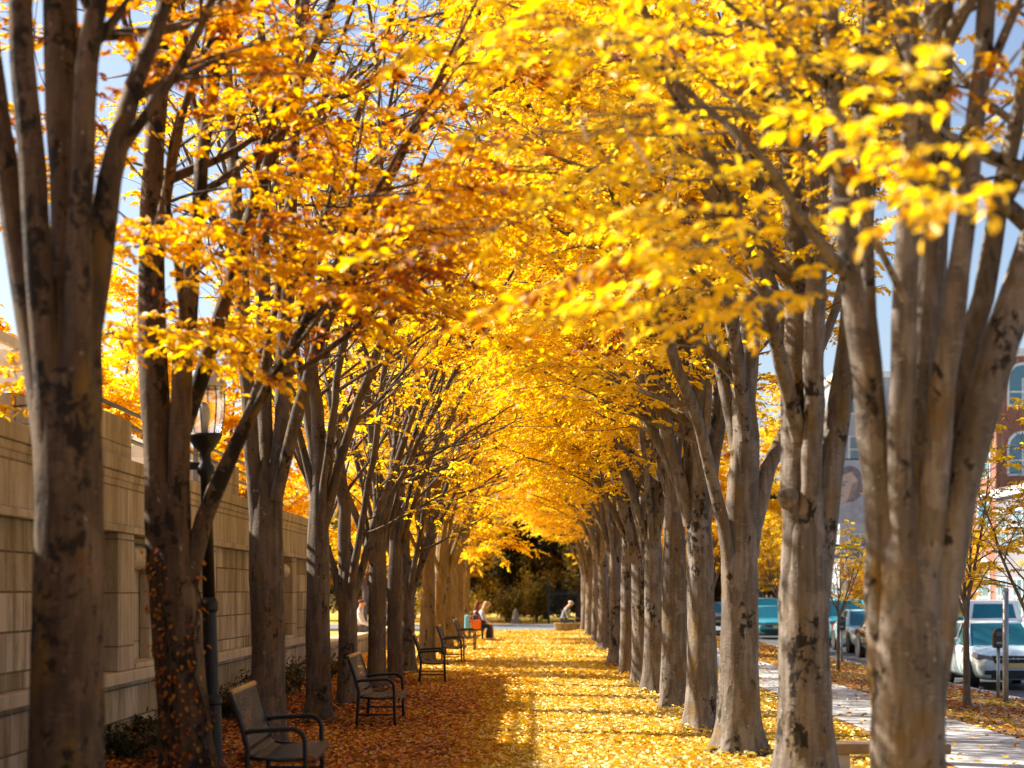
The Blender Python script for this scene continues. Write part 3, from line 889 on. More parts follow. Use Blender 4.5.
for o_ in list(COL.objects):
    if o_.name.startswith('shade_tree') and o_.location.y > 9:
        n_ = 260
        a_ = rng.rand(n_) * 6.28; q_ = .20 + np.abs(rng.randn(n_)) * .22
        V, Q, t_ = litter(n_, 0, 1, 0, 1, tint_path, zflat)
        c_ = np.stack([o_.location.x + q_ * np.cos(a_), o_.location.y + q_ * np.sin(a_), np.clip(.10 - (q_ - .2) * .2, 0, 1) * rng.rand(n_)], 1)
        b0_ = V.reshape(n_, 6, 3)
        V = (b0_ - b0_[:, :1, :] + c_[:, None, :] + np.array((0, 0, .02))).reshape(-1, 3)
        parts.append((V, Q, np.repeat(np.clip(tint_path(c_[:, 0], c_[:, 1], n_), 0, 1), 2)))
VV, QQ, TT, nn = [], [], [], 0
for V, Q, t_ in parts:
    VV.append(V); QQ.append(Q + nn); TT.append(t_); nn += len(V)
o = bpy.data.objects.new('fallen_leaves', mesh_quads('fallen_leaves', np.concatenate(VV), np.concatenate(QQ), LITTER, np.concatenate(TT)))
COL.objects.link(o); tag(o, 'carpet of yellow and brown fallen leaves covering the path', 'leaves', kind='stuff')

# ------------------------------------------------------------------ stone wall on the left
WX = -4.2
wall = empty('stone_wall', (WX, 9, 0))
tag(wall, 'tall tan stone wall with niches, ledge and coping along the left', 'wall')
def wpart(name, mat, fn, bevel=.012):
    m = MB(); fn(m)
    return m.build(name, mat, wall, bevel=bevel)
def wb(m, y0, y1, z0, z1, out, depth=.6):
    m.box(-depth, out, y0 - 9, y1 - 9, z0, z1)
WY0, WY1 = 6.0, 36.0
wpart('core', STONE, lambda m: wb(m, WY0, WY1, .0, 2.80, -.16, .7))
wpart('base_course', STONE, lambda m: wb(m, WY0, WY1 + .05, -.1, .69, .13, .158))
wpart('ledge', STONE_P, lambda m: wb(m, WY0, WY1 + .09, .692, .81, .20, .156))
wpart('coping', STONE_S, lambda m: wb(m, WY0, WY1 + .12, 2.802, 2.95, .13, .75))
wpart('string_course', STONE_S, lambda m: wb(m, WY0, WY1 + .05, 2.19, 2.26, .18, .158))
wpart('frieze', STONE_S, lambda m: wb(m, WY0, WY1 + .02, 2.262, 2.80, .10, .157))
wpart('top_moulding', STONE_S, lambda m: wb(m, WY0, WY1 + .07, 2.72, 2.798, .115, .098))
for (y0, y1) in ((6, 16.2), (24.6, 28.0), (33.4, 36.0)):
    wpart('ashlar_pier', STONE, lambda m: wb(m, y0, y1, .812, 2.188, .09, .158))
for (y0, y1) in ((16.5, 16.85), (18.7, 19.45), (21.5, 22.2), (24.15, 24.5), (28.1, 28.5), (30.0, 30.6), (32.4, 33.0)):
    wpart('pilaster', STONE_S, lambda m: wb(m, y0, y1, .812, 2.188, .15, .158))
for (y0, y1) in ((19.5, 21.45), (30.65, 32.35)):
    wpart('niche_panel', STONE_S, lambda m: wb(m, y0, y1, .812, 2.188, -.10, .159))
    wpart('niche_jamb', STONE_P, lambda m: m.box(-.098, .02, y1 - 9 - .55, y1 - 9 - .43, .815, 1.86))
    wpart('niche_sill', STONE_P, lambda m: wb(m, y0 - .05, y1 + .02, .813, .87, .17, .10))
    sc_ = MB()
    L_ = y1 - y0 - .3
    sc_.lathe([(.02, 0), (.105, .01), (.125, .05), (.125, L_ * .42), (.09, L_ * .47), (.10, L_ * .5), (.09, L_ * .53), (.125, L_ * .58), (.125, L_ - .05), (.105, L_ - .01), (.02, L_)], 18, (.02, y0 - 9 + .12, 1.96), 'y')
    sc_.build('scroll_bracket', STONE_P, wall, smooth=True)
for (y0, y1) in ((17.9, 20.9), (27.3, 28.6)):
    wpart('parapet_block', STONE_S, lambda m: m.box(-.95, -.18, y0 - 9, y1 - 9, 2.955, 3.48), .02)

low = MB(); low.box(-4.95, -4.42, 37.2, 70, -.1, .40)
lw = empty('low_wall', (0, 0, 0)); tag(lw, 'knee high pale stone wall beyond the tall wall, two people sitting on it', 'wall')
low.build('masonry', STONE, lw, bevel=.02)
low = MB(); low.box(-5.0, -4.36, 37.15, 70.05, .402, .50); low.build('coping', STONE_P, lw, bevel=.015)

# pergola behind the wall
def pergola(y0, ln, dz, lab):
    pg = empty('pergola', (-5.6, y0, 0)); tag(pg, lab, 'pergola')
    for x in [0.0, .24, .48] + [-i * .45 for i in range(1, 5)]:
        m = MB(); m.box(x - .03, x + .03, 0, ln, 4.02 + dz, 4.12 + dz); m.build('slat', WHITEP, pg, bevel=.006)
    y = .3
    while y < ln:
        m = MB(); m.box(-2.3, .56, y, y + .10, 3.86 + dz, 4.017 + dz); m.build('cross_beam', WHITEP, pg, bevel=.008); y += 1.65
    for y in (.35, ln - .4):
        for x in (-2.1, -.05):
            mm = MB(); mm.box(x - .09, x + .09, y - .09, y + .09, 0, 3.857 + dz); mm.build('post', WHITEP, pg, bevel=.01)
rl = empty('added_railing', (-4.52, 19.5, 2.95)); tag(rl, 'slim grey three bar rails added on top of the stone wall for their ladder shadow', 'added_railing')  # rails added to cast the ladder shadow on the path
RAILM = simple('grey_rail_steel', (.20, .20, .20), .5, .4)
for z in (.36, .52, .68):
    m = MB(); m.tube([(0, 0, z), (0, 12.4, z)], .026, 8); m.build('rail', RAILM, rl, smooth=True)
for y in (.02, 3.1, 6.2, 9.3, 12.38):
    m = MB(); m.box(-.03, .03, y - .03, y + .03, .003, .72); m.build('post', RAILM, rl)
pergola(12, 9.8, 0, 'white slatted pergola roof over the stone wall at the left picture edge')
pergola(25.5, 6.5, -.42, 'lower white pergola roof over the wall, behind the lamp post')

# ------------------------------------------------------------------ low shrubs at the wall's foot
def shrub(x, y, h, w, lab, mat, seed, n=900, name='low_shrub', cat='shrub', group='low shrubs at the foot of the wall', leaf=.06, z0=0):
    rg = np.random.RandomState(seed)
    root = empty(name, (x, y, z0)); tag(root, lab, cat, group)
    st = MB()
    ends = []
    for i in range(12):
        a = rg.rand() * 6.28; q = rg.uniform(.2, 1) * w
        e = np.array((math.cos(a) * q, math.sin(a) * q, h * rg.uniform(.55, 1)))
        st.tube([(0, 0, -.03), e * np.array((.45, .45, .6)), e], [.012 * h + .004, .008, .003], 5)
        ends.append(e)
    st.build('stem', BARK_T, root)
    E = np.array(ends)
    i = rg.randint(0, len(E), n)
    t = rg.uniform(.35, 1.05, n)[:, None]
    p = E[i] * t + rg.randn(n, 3) * np.array((w * .16, w * .16, h * .10))
    p[:, 2] = np.clip(p[:, 2], .02, None)
    d = rg.randn(n, 3); nr = rg.randn(n, 3) * .6 + (0, 0, 1)
    ln = rg.uniform(leaf * .7, leaf * 1.3, n)
    V, Q = leaf_quads(p, d, nr, ln, ln * .5)
    tint = np.clip(rg.uniform(.2, .9, len(E))[i] + rg.randn(n) * .15, 0, 1)
    o = bpy.data.objects.new('foliage', mesh_quads('foliage', V, Q, mat, np.repeat(tint, 2))); COL.objects.link(o); o.parent = root
    return root

for i, (x, y, h, w, lab) in enumerate(((-3.75, 17.9, .32, .40, 'dry low shrub at the wall foot, nearest of the shrubs'),
                                       (-3.8, 19.6, .30, .45, 'sprawling low shrub under the scroll bracket niche'),
                                       (-3.7, 23.5, .45, .40, 'low shrub behind the front bench near the wall'),
                                       (-3.6, 26.0, .55, .45, 'leafy shrub between the front bench and wall'),
                                       (-3.7, 29.0, .60, .50, 'taller dark shrub against the ivy hung wall'),
                                       (-3.6, 33.5, .50, .50, 'shrub near the far end of the tall wall'))):
    shrub(x, y, h, w, lab, SHRUBLEAF, 50 + i)
# ivy hanging on the wall
rg = np.random.RandomState(77)
iv = empty('wall_ivy', (WX, 28.9, 0)); tag(iv, 'dark ivy hanging down the recess of the stone wall', 'ivy')
st = MB(); P0 = []
for i in range(9):
    y = rg.uniform(-.55, 1.0); pth = [(.18, y, 2.95)]
    for j in range(9): pth.append((.10 + rg.rand() * .08, pth[-1][1] + rg.randn() * .05, 2.95 - (j + 1) * rg.uniform(.16, .26)))
    st.tube(pth, .006, 4); P0 += [np.array(p) for p in pth]
st.build('stem', simple('ivy_stem', (.04, .03, .02), .8), iv)
P0 = np.array(P0); n = 2600; p = P0[rg.randint(0, len(P0), n)] + rg.randn(n, 3) * (.05, .12, .12); p[:, 0] = np.clip(p[:, 0], .06, None)
ln = rg.uniform(.05, .09, n)
V, Q = leaf_quads(p, rg.randn(n, 3) * .5 + (0.2, 0, -.8), rg.randn(n, 3) * .4 + (1, 0, .3), ln, ln * .7)
o = bpy.data.objects.new('foliage', mesh_quads('foliage', V, Q, SHRUBLEAF, np.repeat(rg.uniform(0, 1, n) ** 1.5, 2))); COL.objects.link(o); o.parent = iv

# ------------------------------------------------------------------ benches
def arc(c, r, a0, a1, n):
    return [(c[0] + r * math.cos(R(a0 + (a1 - a0) * i / n)), c[1] + r * math.sin(R(a0 + (a1 - a0) * i / n))) for i in range(n + 1)]

def make_bench(length=1.5):
    """local x: 0 at the front legs, negative towards the backrest; y along the bench"""
    root = empty('park_bench')
    h = length / 2
    bx, tx = -.42, -.545
    # the seat and back share one slatted profile, swept along the bench
    prof = [(.055, .385), (.062, .41), (.045, .432), (0, .44), (-.12, .428), (-.24, .415), (-.33, .41), (-.385, .425), (-.415, .47)]
    back = [(-.42, .50), (-.45, .60), (-.485, .72), (-.515, .82), (-.535, .88), (-.55, .905), (-.565, .90)]
    def slats(pr, name):
        mb = MB()
        n = 13
        wd = (length - .07) / n
        for k in range(n):
            y0 = -h + .035 + k * wd; y1 = y0 + wd * .5
            vs, fs = [], []
            for (x, z) in pr:
                vs += [(x, y0, z), (x, y1, z), (x - .001, y0, z - .006), (x - .001, y1, z - .006)]
            for i in range(len(pr) - 1):
                a = i * 4
                fs += [(a, a + 1, a + 5, a + 4), (a + 2, a + 6, a + 7, a + 3), (a, a + 4, a + 6, a + 2), (a + 1, a + 3, a + 7, a + 5)]
            mb.add(vs, fs)
        return mb.build(name, RIB, root)
    slats(prof, 'seat'); slats(back, 'backrest')
    m = MB(); m.tube([(-.552, -h + .02, .893), (-.552, h - .02, .893)], .022, 10)
    m.build('top_rail', simple('gold_sheen_rail', (.42, .26, .09), .35, .3, .2, 8), root, smooth=True)  # golden reflection on the top bar put into its colour
    m = MB()
    m.tube([(.04, -h, .395), (.04, h, .395)], .013, 8); m.tube([(-.40, -h, .43), (-.40, h, .43)], .013, 8)
    m.tube([(-.18, -h, .40), (-.18, h, .40)], .011, 8)
    m.build('seat_frame', METAL, root, smooth=True)
    for s in (-1, 1):
        y = s * h
        pts = [(-.56, .90), (-.50, .74), (-.455, .60), (-.425, .48), (-.43, .36), (-.445, .18), (-.46, -.06)]
        m = MB(); m.tube([(x, y, z) for x, z in pts], .020, 9); m.build('leg', METAL, root, smooth=True)
        pts = [(-.455, .60), (-.40, .617), (-.25, .626), (-.12, .632)] + arc((-.115, .532), .10, 88, 8, 6) + [(-.012, .40), (-.008, .20), (0, -.06)]
        m = MB(); m.tube([(x, y, z) for x, z in pts], .019, 9); m.build('armrest', METAL, root, smooth=True)
        m = MB(); m.tube([(-.425, y, .425), (-.2, y, .405), (-.01, y, .415)], .014, 8)
        m.tube([(-.44, y, .22), (-.005, y, .22)], .012, 8)
        m.build('side_rail', METAL, root, smooth=True)
    return root

bench_group = 'metal benches along the path'
b0 = make_bench()
bspots = [(-1.63, 14.45, 0.03, 'front metal bench with ribbed seat, nearest the camera'),
          (-1.57, 22.9, .0, 'second ribbed metal bench, standing alone on brown leaves in the shade'),
          (-1.50, 33.6, .05, 'third metal bench, where the shade ends at the broad trunk'),
          (-1.50, 42.6, 0.0, 'fourth metal bench, empty in the sun before the seated pair'),
          (-1.50, 52.0, 0.0, 'dark empty bench just before the bench of the seated pair'),
          (-1.55, 62.3, 0.0, 'farthest bench, the one with two people sitting on it')]
for i, (x, y, rz, lab) in enumerate(bspots):
    o = b0 if i == 0 else copy_tree(b0)
    o.location = (x, y, -.02 if i == 0 else -.05); o.rotation_euler = (0, 0, rz)
    tag(o, lab, 'bench', bench_group)

# low plank bench between the two closest right trees
pb = empty('plank_bench', (2.95, 16.0, 0)); tag(pb, 'low backless wooden plank bench behind the closest right tree', 'bench')
WOOD = simple('weathered_plank', (.30, .20, .10), .7, 0, .3, 5, .3)
m = MB(); m.box(-.55, .55, -.22, .22, .25, .335); m.build('seat', WOOD, pb, bevel=.012)
for s in (-1, 1):
    m = MB(); m.box(s * .36 - .08, s * .36 + .08, -.17, .17, 0, .248); m.build('leg', simple('pale_concrete_leg', (.5, .47, .42), .8), pb, bevel=.01)

# ------------------------------------------------------------------ lamp post
lp = empty('street_lamp', (-2.73, 16.4, 0)); lp.rotation_euler = (0, R(-1.5), 0)
tag(lp, 'black lamp post with clear glass lantern between wall and trees', 'lamp post')
m = MB(); m.lathe([(.12, 0), (.12, .10), (.085, .14), (.08, .62), (.09, .64), (.09, .68), (.066, .72), (.06, 1.42), (.078, 1.45), (.078, 1.51), (.052, 1.56)], 16)
m.build('base', METAL, lp, smooth=False, bevel=.004)
m = MB(); m.lathe([(.055, 1.555), (.048, 2.6), (.075, 2.63), (.075, 2.68), (.05, 2.72), (.05, 2.80), (.10, 2.86), (.15, 2.94), (.155, 2.965)], 16); m.build('post', METAL, lp, smooth=True)
m = MB(); m.box(-.22, -.05, -.03, .03, 2.66, 2.72); m.build('bracket', METAL, lp)
t = NT('lantern_glass'); g = t.n('ShaderNodeBsdfGlass'); g.inputs['Roughness'].default_value = .06; g.inputs['IOR'].default_value = 1.15; g.inputs['Color'].default_value = (.96, .97, .95, 1)
tr = t.n('ShaderNodeBsdfTransparent'); mx = t.n('ShaderNodeMixShader'); mx.inputs[0].default_value = .45
t.l(tr.outputs[0], mx.inputs[1]); t.l(g.outputs[0], mx.inputs[2]); LGLASS = t.done(mx)
lan = MB(); lan.lathe([(.135, 2.968), (.165, 3.1), (.175, 3.25), (.17, 3.36)], 16); ln_ = lan.build('lantern', LGLASS, lp, smooth=True)
m = MB()
for kx in range(8):
    a = 2 * PI * kx / 8
    m.tube([(.14 * math.cos(a), .14 * math.sin(a), 2.965), (.172 * math.cos(a), .172 * math.sin(a), 3.12), (.182 * math.cos(a), .182 * math.sin(a), 3.25), (.177 * math.cos(a), .177 * math.sin(a), 3.37)], .006, 5)
m.build('cage', METAL, ln_)
m = MB(); m.lathe([(.20, 3.362), (.205, 3.39), (.17, 3.43), (.10, 3.50), (.05, 3.53), (.045, 3.57), (.02, 3.60), (.012, 3.66)], 16)
m.build('cap', simple('zinc_cap', (.42, .43, .45), .35, .4), lp, smooth=True)
m = MB(); m.lathe([(.03, 2.968), (.03, 3.05), (.05, 3.10), (.045, 3.2), (.01, 3.24)], 12); m.build('bulb', simple('frosted_bulb', (.85, .84, .8), .3), ln_, smooth=True)

# ------------------------------------------------------------------ people
SKIN = simple('skin', (.50, .29, .20), .55, 0, .06, 12)
def skin_mesh(name, chains, mat, parent, sub=2, root_first=True):
    """chains: lists of (point, radius); chains starting at an existing point are joined there"""
    bm = bmesh.new()
    lay = bm.verts.layers.skin.verify()
    seen = {}
    def vert(p, r):
        key = tuple(round(c, 4) for c in p)
        if key not in seen:
            v = bm.verts.new(p)
            rr = r if isinstance(r, tuple) else (r, r)
            v[lay].radius = rr
            v[lay].use_root = len(seen) == 0
            seen[key] = v
        return seen[key]
    for ch in chains:
        pv = None
        for p, r in ch:
            v = vert(p, r)
            if pv is not None and pv is not v and bm.edges.get((pv, v)) is None: bm.edges.new((pv, v))
            pv = v
    me = bpy.data.meshes.new(name); bm.to_mesh(me); bm.free()
    me.materials.append(mat)
    o = bpy.data.objects.new(name, me); COL.objects.link(o); o.parent = parent
    m = o.modifiers.new('skin', 'SKIN'); m.use_smooth_shade = True
    m = o.modifiers.new('sub', 'SUBSURF'); m.levels = sub; m.render_levels = sub
    return o

def seated_person(loc, rz, label, top, legs, hair, seat=.44, lean=.0, head_tilt=.1, hairlen=.0, hand_fwd=.40, shoe=(.02, .02, .025), knee_out=.0):
    """faces local +x; hips rest on a seat of the given height, feet on the ground"""
    root = empty('person', loc, rz); tag(root, label, 'person')
    H = seat + .09
    hip = (0, 0, H)
    def L(x, z): return (x + (z - H) * lean, 0, z)
    sp1, sp2, chest, neck = L(-.01, H + .16), L(-.01, H + .30), L(.0, H + .42), L(.02, H + .53)
    hx = neck[0] + .04 + head_tilt * .12
    hd0 = (hx, 0, H + .62); hd1 = (hx + .02 + head_tilt * .08, 0, H + .71); hd2 = (hx + head_tilt * .10, 0, H + .785)
    body = [[(hip, (.14, .12)), (sp1, (.135, .105)), (sp2, (.14, .11)), (chest, (.13, .10)), (neck, .055), (hd0, .068), (hd1, .088), (hd2, .06)]]
    tops = [[(hip, (.155, .14)), (sp1, (.155, .125)), (sp2, (.165, .125)), (chest, (.15, .115)), (L(.015, H + .485), .075)]]
    leg = []
    shoes = []
    for s in (-1, 1):
        kn = (.43, s * (.11 + knee_out), H - .02); an = (.40 + s * .05, s * .11, .10); toe = (.56 + s * .05, s * .125, .045); heel = (.37 + s * .05, s * .11, .05)
        hj = (.03, s * .10, H - .005)
        body.append([(hip, (.14, .12)), (hj, .085), (kn, .055), (an, .035), (toe, .03)])
        leg.append([(hip, (.15, .115)), (hj, .10), ((.22, s * .105, H), .085), (kn, .068), ((.41 + s * .03, s * .11, H * .55), .062), (an, .05)])
        shoes.append([(heel, .042), ((.46 + s * .05, s * .115, .05), .045), (toe, .035)])
        sh = L(.01, H + .43); sh = (sh[0], s * .19, sh[2])
        el = (sh[0] + .10, s * .235, H + .17); wr = (hand_fwd - .05, s * .13, H + .12)
        body.append([(chest, (.13, .10)), (sh, .055), (el, .042), (wr, .028)])
        tops.append([(chest, (.15, .115)), (sh, .075), (el, .06), ((wr[0] - .02, wr[1], wr[2]), .048)])
        # palm, four curled fingers and a thumb off its side
        pm = (wr[0] + .07, wr[1] - s * .01, wr[2] - .015)
        body.append([(wr, .028), (pm, (.036, .018))])
        for q in range(4):
            fy = pm[1] + (q - 1.5) * .02; fl = (.075, .085, .08, .06)[q]
            body.append([(pm, (.036, .018)), ((pm[0] + .03, fy, pm[2]), .009), ((pm[0] + .03 + fl * .55, fy, pm[2] - .012), .009), ((pm[0] + .03 + fl * .8, fy, pm[2] - .04), .007)])
        body.append([(wr, .028), ((wr[0] + .035, wr[1] - s * .04, wr[2]), .011), ((wr[0] + .075, wr[1] - s * .055, wr[2] - .012), .009)])
    # nose and ears belong to the body mesh
    body.append([(hd1, .088), ((hd1[0] + .105, 0, hd1[2] - .02), .014)])
    for s in (-1, 1): body.append([(hd1, .088), ((hd1[0] - .01, s * .088, hd1[2] - .01), .018)])
    skin_mesh('body', body, SKIN, root)
    skin_mesh('jacket', tops, top, root)
    skin_mesh('trousers', leg, legs, root)
    for c in shoes: skin_mesh('shoe', [c], simple('dark_shoe', shoe, .5), root)
    hc = [[((hd1[0] - .045, 0, hd1[2] - .01), .10), ((hd1[0] - .035, 0, hd1[2] + .035), .105), ((hd2[0] - .015, 0, hd2[2] + .02), .080)]]
    if hairlen:
        hc.append([((hd1[0] - .045, 0, hd1[2] - .01), .10), ((hd0[0] - .06, 0, hd0[2]), .08), ((neck[0] - .07, 0, neck[2] - hairlen), .065)])
        for s in (-1, 1): hc.append([((hd0[0] - .06, 0, hd0[2]), .08), ((neck[0] + .01, s * .085, neck[2] - hairlen * .6), .035)])
    skin_mesh('hair', hc, hair, root)
    for s in (-1, 1):
        m = MB(); m.lathe([(.003, -.006), (.011, 0), (.003, .006)], 8, (hd1[0] + .080, s * .034, hd1[2] + .008), 'x')
        m.build('eye', MATS.get('dark_eye') or simple('dark_eye', (.03, .02, .02), .2), root)
    m = MB(); m.box(hd1[0] + .070, hd1[0] + .083, -.024, .024, hd1[2] - .062, hd1[2] - .052); m.build('mouth', simple('lip', (.35, .12, .10), .5), root)
    return root

CLOTH = lambda n, c: simple(n, c, .9, 0, .2, 14, .2)
seated_person((-1.76, 61.9, -.02), 0, 'person in navy coat with long auburn hair on the farthest bench', CLOTH('navy_coat', (.02, .022, .04)), CLOTH('black_trousers', (.015, .015, .02)), CLOTH('auburn_hair', (.16, .045, .015)), seat=.42, head_tilt=.2, hairlen=.16)
seated_person((-1.70, 62.55, -.02), 0, 'person in pale grey top and rust trousers on the farthest bench', CLOTH('pale_grey_top', (.55, .55, .58)), CLOTH('rust_trousers', (.16, .05, .03)), CLOTH('fair_hair', (.42, .30, .15)), seat=.42, lean=.25, head_tilt=.6, hairlen=.10)
seated_person((1.32, 76.3, 0), 0, 'white haired person in blue grey jacket sitting on the stone block', CLOTH('blue_grey_jacket', (.15, .18, .23)), CLOTH('blue_jeans', (.05, .10, .18)), CLOTH('white_hair', (.62, .60, .55)), seat=.36, lean=.28, head_tilt=.6, hand_fwd=.55)
seated_person((-4.68, 52.0, .06), 0, 'dark red haired person in white shirt sitting on the low wall', CLOTH('white_shirt', (.68, .66, .68)), CLOTH('grey_trousers', (.10, .10, .11)), CLOTH('dark_red_hair', (.12, .02, .015)), seat=.44, hairlen=.0)
seated_person((-4.66, 61.5, .06), 0, 'dark haired person in blue shirt sitting on the low wall', CLOTH('blue_shirt', (.16, .24, .36)), CLOTH('dark_trousers', (.03, .03, .035)), CLOTH('black_hair', (.02, .015, .012)), seat=.44, hairlen=.0)

# the orange bag and blue bundle on the far bench
bag = empty('shoulder_bag', (-1.80, 61.35, .40)); tag(bag, 'orange bag resting on the farthest bench', 'bag')
m = MB(); m.box(-.20, .22, -.10, .10, 0, .30); m.build('pouch', CLOTH('orange_canvas', (.75, .16, .02)), bag, bevel=.05)
m = MB(); m.tube([(-.15, 0, .28), (-.10, 0, .42), (.02, 0, .47), (.14, 0, .42), (.18, 0, .28)], .012, 7); m.build('strap', CLOTH('orange_strap', (.6, .12, .02)), bag)
bun = empty('backpack', (-2.05, 61.3, .38)); tag(bun, 'light blue backpack standing behind the orange bag', 'backpack')
m = MB(); m.box(-.06, .10, -.13, .13, .02, .48); m.build('pack', CLOTH('light_blue_nylon', (.16, .45, .62)), bun, bevel=.06)
m = MB(); m.box(.101, .15, -.10, .10, .04, .24); m.build('pocket', CLOTH('pale_blue_nylon', (.25, .5, .65)), bun, bevel=.02)

# stone block
sb = empty('stone_block', (1.52, 76.3, 0)); tag(sb, 'low tan stone block serving as a seat at the path end', 'block')
m = MB(); m.box(-.52, .58, -.3, .3, -.05, .30); m.build('body', STONE, sb, bevel=.02)
m = MB(); m.box(-.55, .61, -.33, .33, .302, .36); m.build('top_slab', simple('golden_stone', (.40, .28, .10), .85, 0, .2, 6, .3), sb, bevel=.015)

# ------------------------------------------------------------------ far end: hedge trees, fence, little monument
GE = 'dark evergreens closing the view'
def evergreen(seed, h, w):
    rg = np.random.RandomState(seed)
    tr = MB(); tr.tube([(0, 0, -.1), (.05, 0, h * .4), (0, .05, h * .9)], [.22, .15, .03], 9)
    br, ends = MB(), []
    for i in range(90):
        z = h * (.06 + .9 * rg.rand()); a = rg.rand() * 6.28
        q = w * (1 - (z / h) ** 1.6) * rg.uniform(.55, 1.05) + .15
        e = np.array((math.cos(a) * q, math.sin(a) * q, z + .25 + rg.randn() * .2))
        tr.tube([(0, 0, z - .2), e * (.5, .5, 1) + (0, 0, -.05), e], [.03, .02, .006], 4)
        ends.append((np.array((0, 0, z)), e))
    n = 17000
    i = rg.randint(0, len(ends), n)
    A = np.array([e[0] for e in ends])[i]; B = np.array([e[1] for e in ends])[i]
    t = rg.uniform(.3, 1.05, n)[:, None]
    p = A * (1 - t) + B * t + rg.randn(n, 3) * .20
    p[:, 2] = np.clip(p[:, 2], .05, None)
    ln = rg.uniform(.16, .32, n)
    V, Q = leaf_quads(p, rg.randn(n, 3) + (0, 0, -.3), rg.randn(n, 3) * .6 + (0, 0, 1), ln, ln * .5)
    tint = np.clip(rg.beta(1.5, 2.5, len(ends))[i] + rg.randn(n) * .12, 0, 1)
    return tr, mesh_quads('crown', V, Q, EVERGREEN, np.repeat(tint, 2))

ev = []
for sd, h, w in ((1, 7.5, 3.0), (2, 9.0, 3.4)):
    tr, cr = evergreen(sd, h, w)
    o = tr.build('trunk', BARK_L, None); ev.append((o.data, cr)); bpy.data.objects.remove(o)
evs = [(-9.5, 104, 0), (-4.8, 106, 1), (-.9, 103, 0), (2.6, 101.5, 1), (5.6, 105, 0), (9.8, 108, 1), (-14.5, 107, 1), (.9, 111, 1), (14.5, 112, 0), (-7, 113, 1), (6.5, 114, 1), (-3.4, 120, 1), (3.2, 121, 1), (-11.5, 121, 1), (10.5, 122, 1)]
EVL = ['dark evergreen at the far left, behind the left row', 'dark evergreen left of the path end, behind the golden bush', 'dark evergreen just left of the path axis beyond the paving',
       'dark evergreen straight behind the iron fence and seated man', 'dark evergreen just right of the iron fence', 'dark evergreen behind the last trees of the right row',
       'outermost dark evergreen on the left', 'dark tall evergreen in the back, on the path axis', 'outermost dark evergreen on the right beside the street', 'dark tall evergreen in the back, left of the axis', 'dark tall evergreen in the back, right of the axis',
       'dark evergreen in the last line, left of the axis', 'dark evergreen in the last line, right of the axis', 'dark evergreen in the last line, far left', 'dark evergreen in the last line, far right']
for (x, y, v), lab in zip(evs, EVL):
    place_tree('evergreen_tree', lab, GE, (x, y, 0), ev[v][0], ev[v][1], rz=random.uniform(0, 6), sc=random.uniform(.9, 1.1))
shrub(-1.0, 96.8, 1.9, 1.3, 'golden olive bush at the path end beyond the paving', BUSHGOLD, 70, 2600, 'round_bush', 'bush', 'golden bushes beyond the paving', .14)
shrub(-2.9, 97.4, 1.6, 1.2, 'smaller golden bush left of the little stone monument', BUSHGOLD, 71, 2200, 'round_bush', 'bush', 'golden bushes beyond the paving', .14)
shrub(.35, 98.2, 2.6, 1.2, 'tall golden bush behind the little stone monument', BUSHGOLD, 72, 2600, 'round_bush', 'bush', 'golden bushes beyond the paving', .14)
shrub(-5.0, 97.4, 1.8, 1.4, 'golden bush at the left behind the seated pair', BUSHGOLD, 73, 2200, 'round_bush', 'bush', 'golden bushes beyond the paving', .14)
mo = empty('stone_monument', (-.72, 95.2, 0)); mo.scale = (.6, .6, .6); tag(mo, 'small grey stone monument with stepped foot beyond the paving', 'monument')
MSTONE = simple('grey_stone', (.20, .185, .16), .85, 0, .2, 6, .3)
m = MB(); m.box(-.42, .42, -.42, .42, 0, .18); m.box(-.32, .32, -.32, .32, .182, .42); m.build('foot', MSTONE, mo, bevel=.02)
m = MB(); m.lathe([(.26, .422), (.24, .8), (.18, 1.05), (.10, 1.2), (.02, 1.26)], 12); m.build('shaft', MSTONE, mo, bevel=.01)
fe = empty('iron_fence', (1.0, 96.0, 0)); tag(fe, 'dark blue green iron fence behind the seated man', 'fence')
IRON = simple('dark_teal_iron', (.012, .03, .036), .5, .2)
m = MB()
x = 0
while x < 5.6:
    m.box(x - .014, x + .014, -.014, .014, .1, 1.75); x += .13
m.build('picket', IRON, fe)
m = MB(); m.box(-.05, 5.65, -.025, .025, .18, .235); m.box(-.05, 5.65, -.025, .025, 1.5, 1.555); m.build('rail', IRON, fe)
for x in (-.06, 1.85, 3.75, 5.66):
    m = MB(); m.box(x - .05, x + .05, -.05, .05, 0, 1.9); m.lathe([(.065, 1.902), (.065, 1.93), (.01, 2.02)], 8, (x, 0, 0)); m.build('post', IRON, fe)

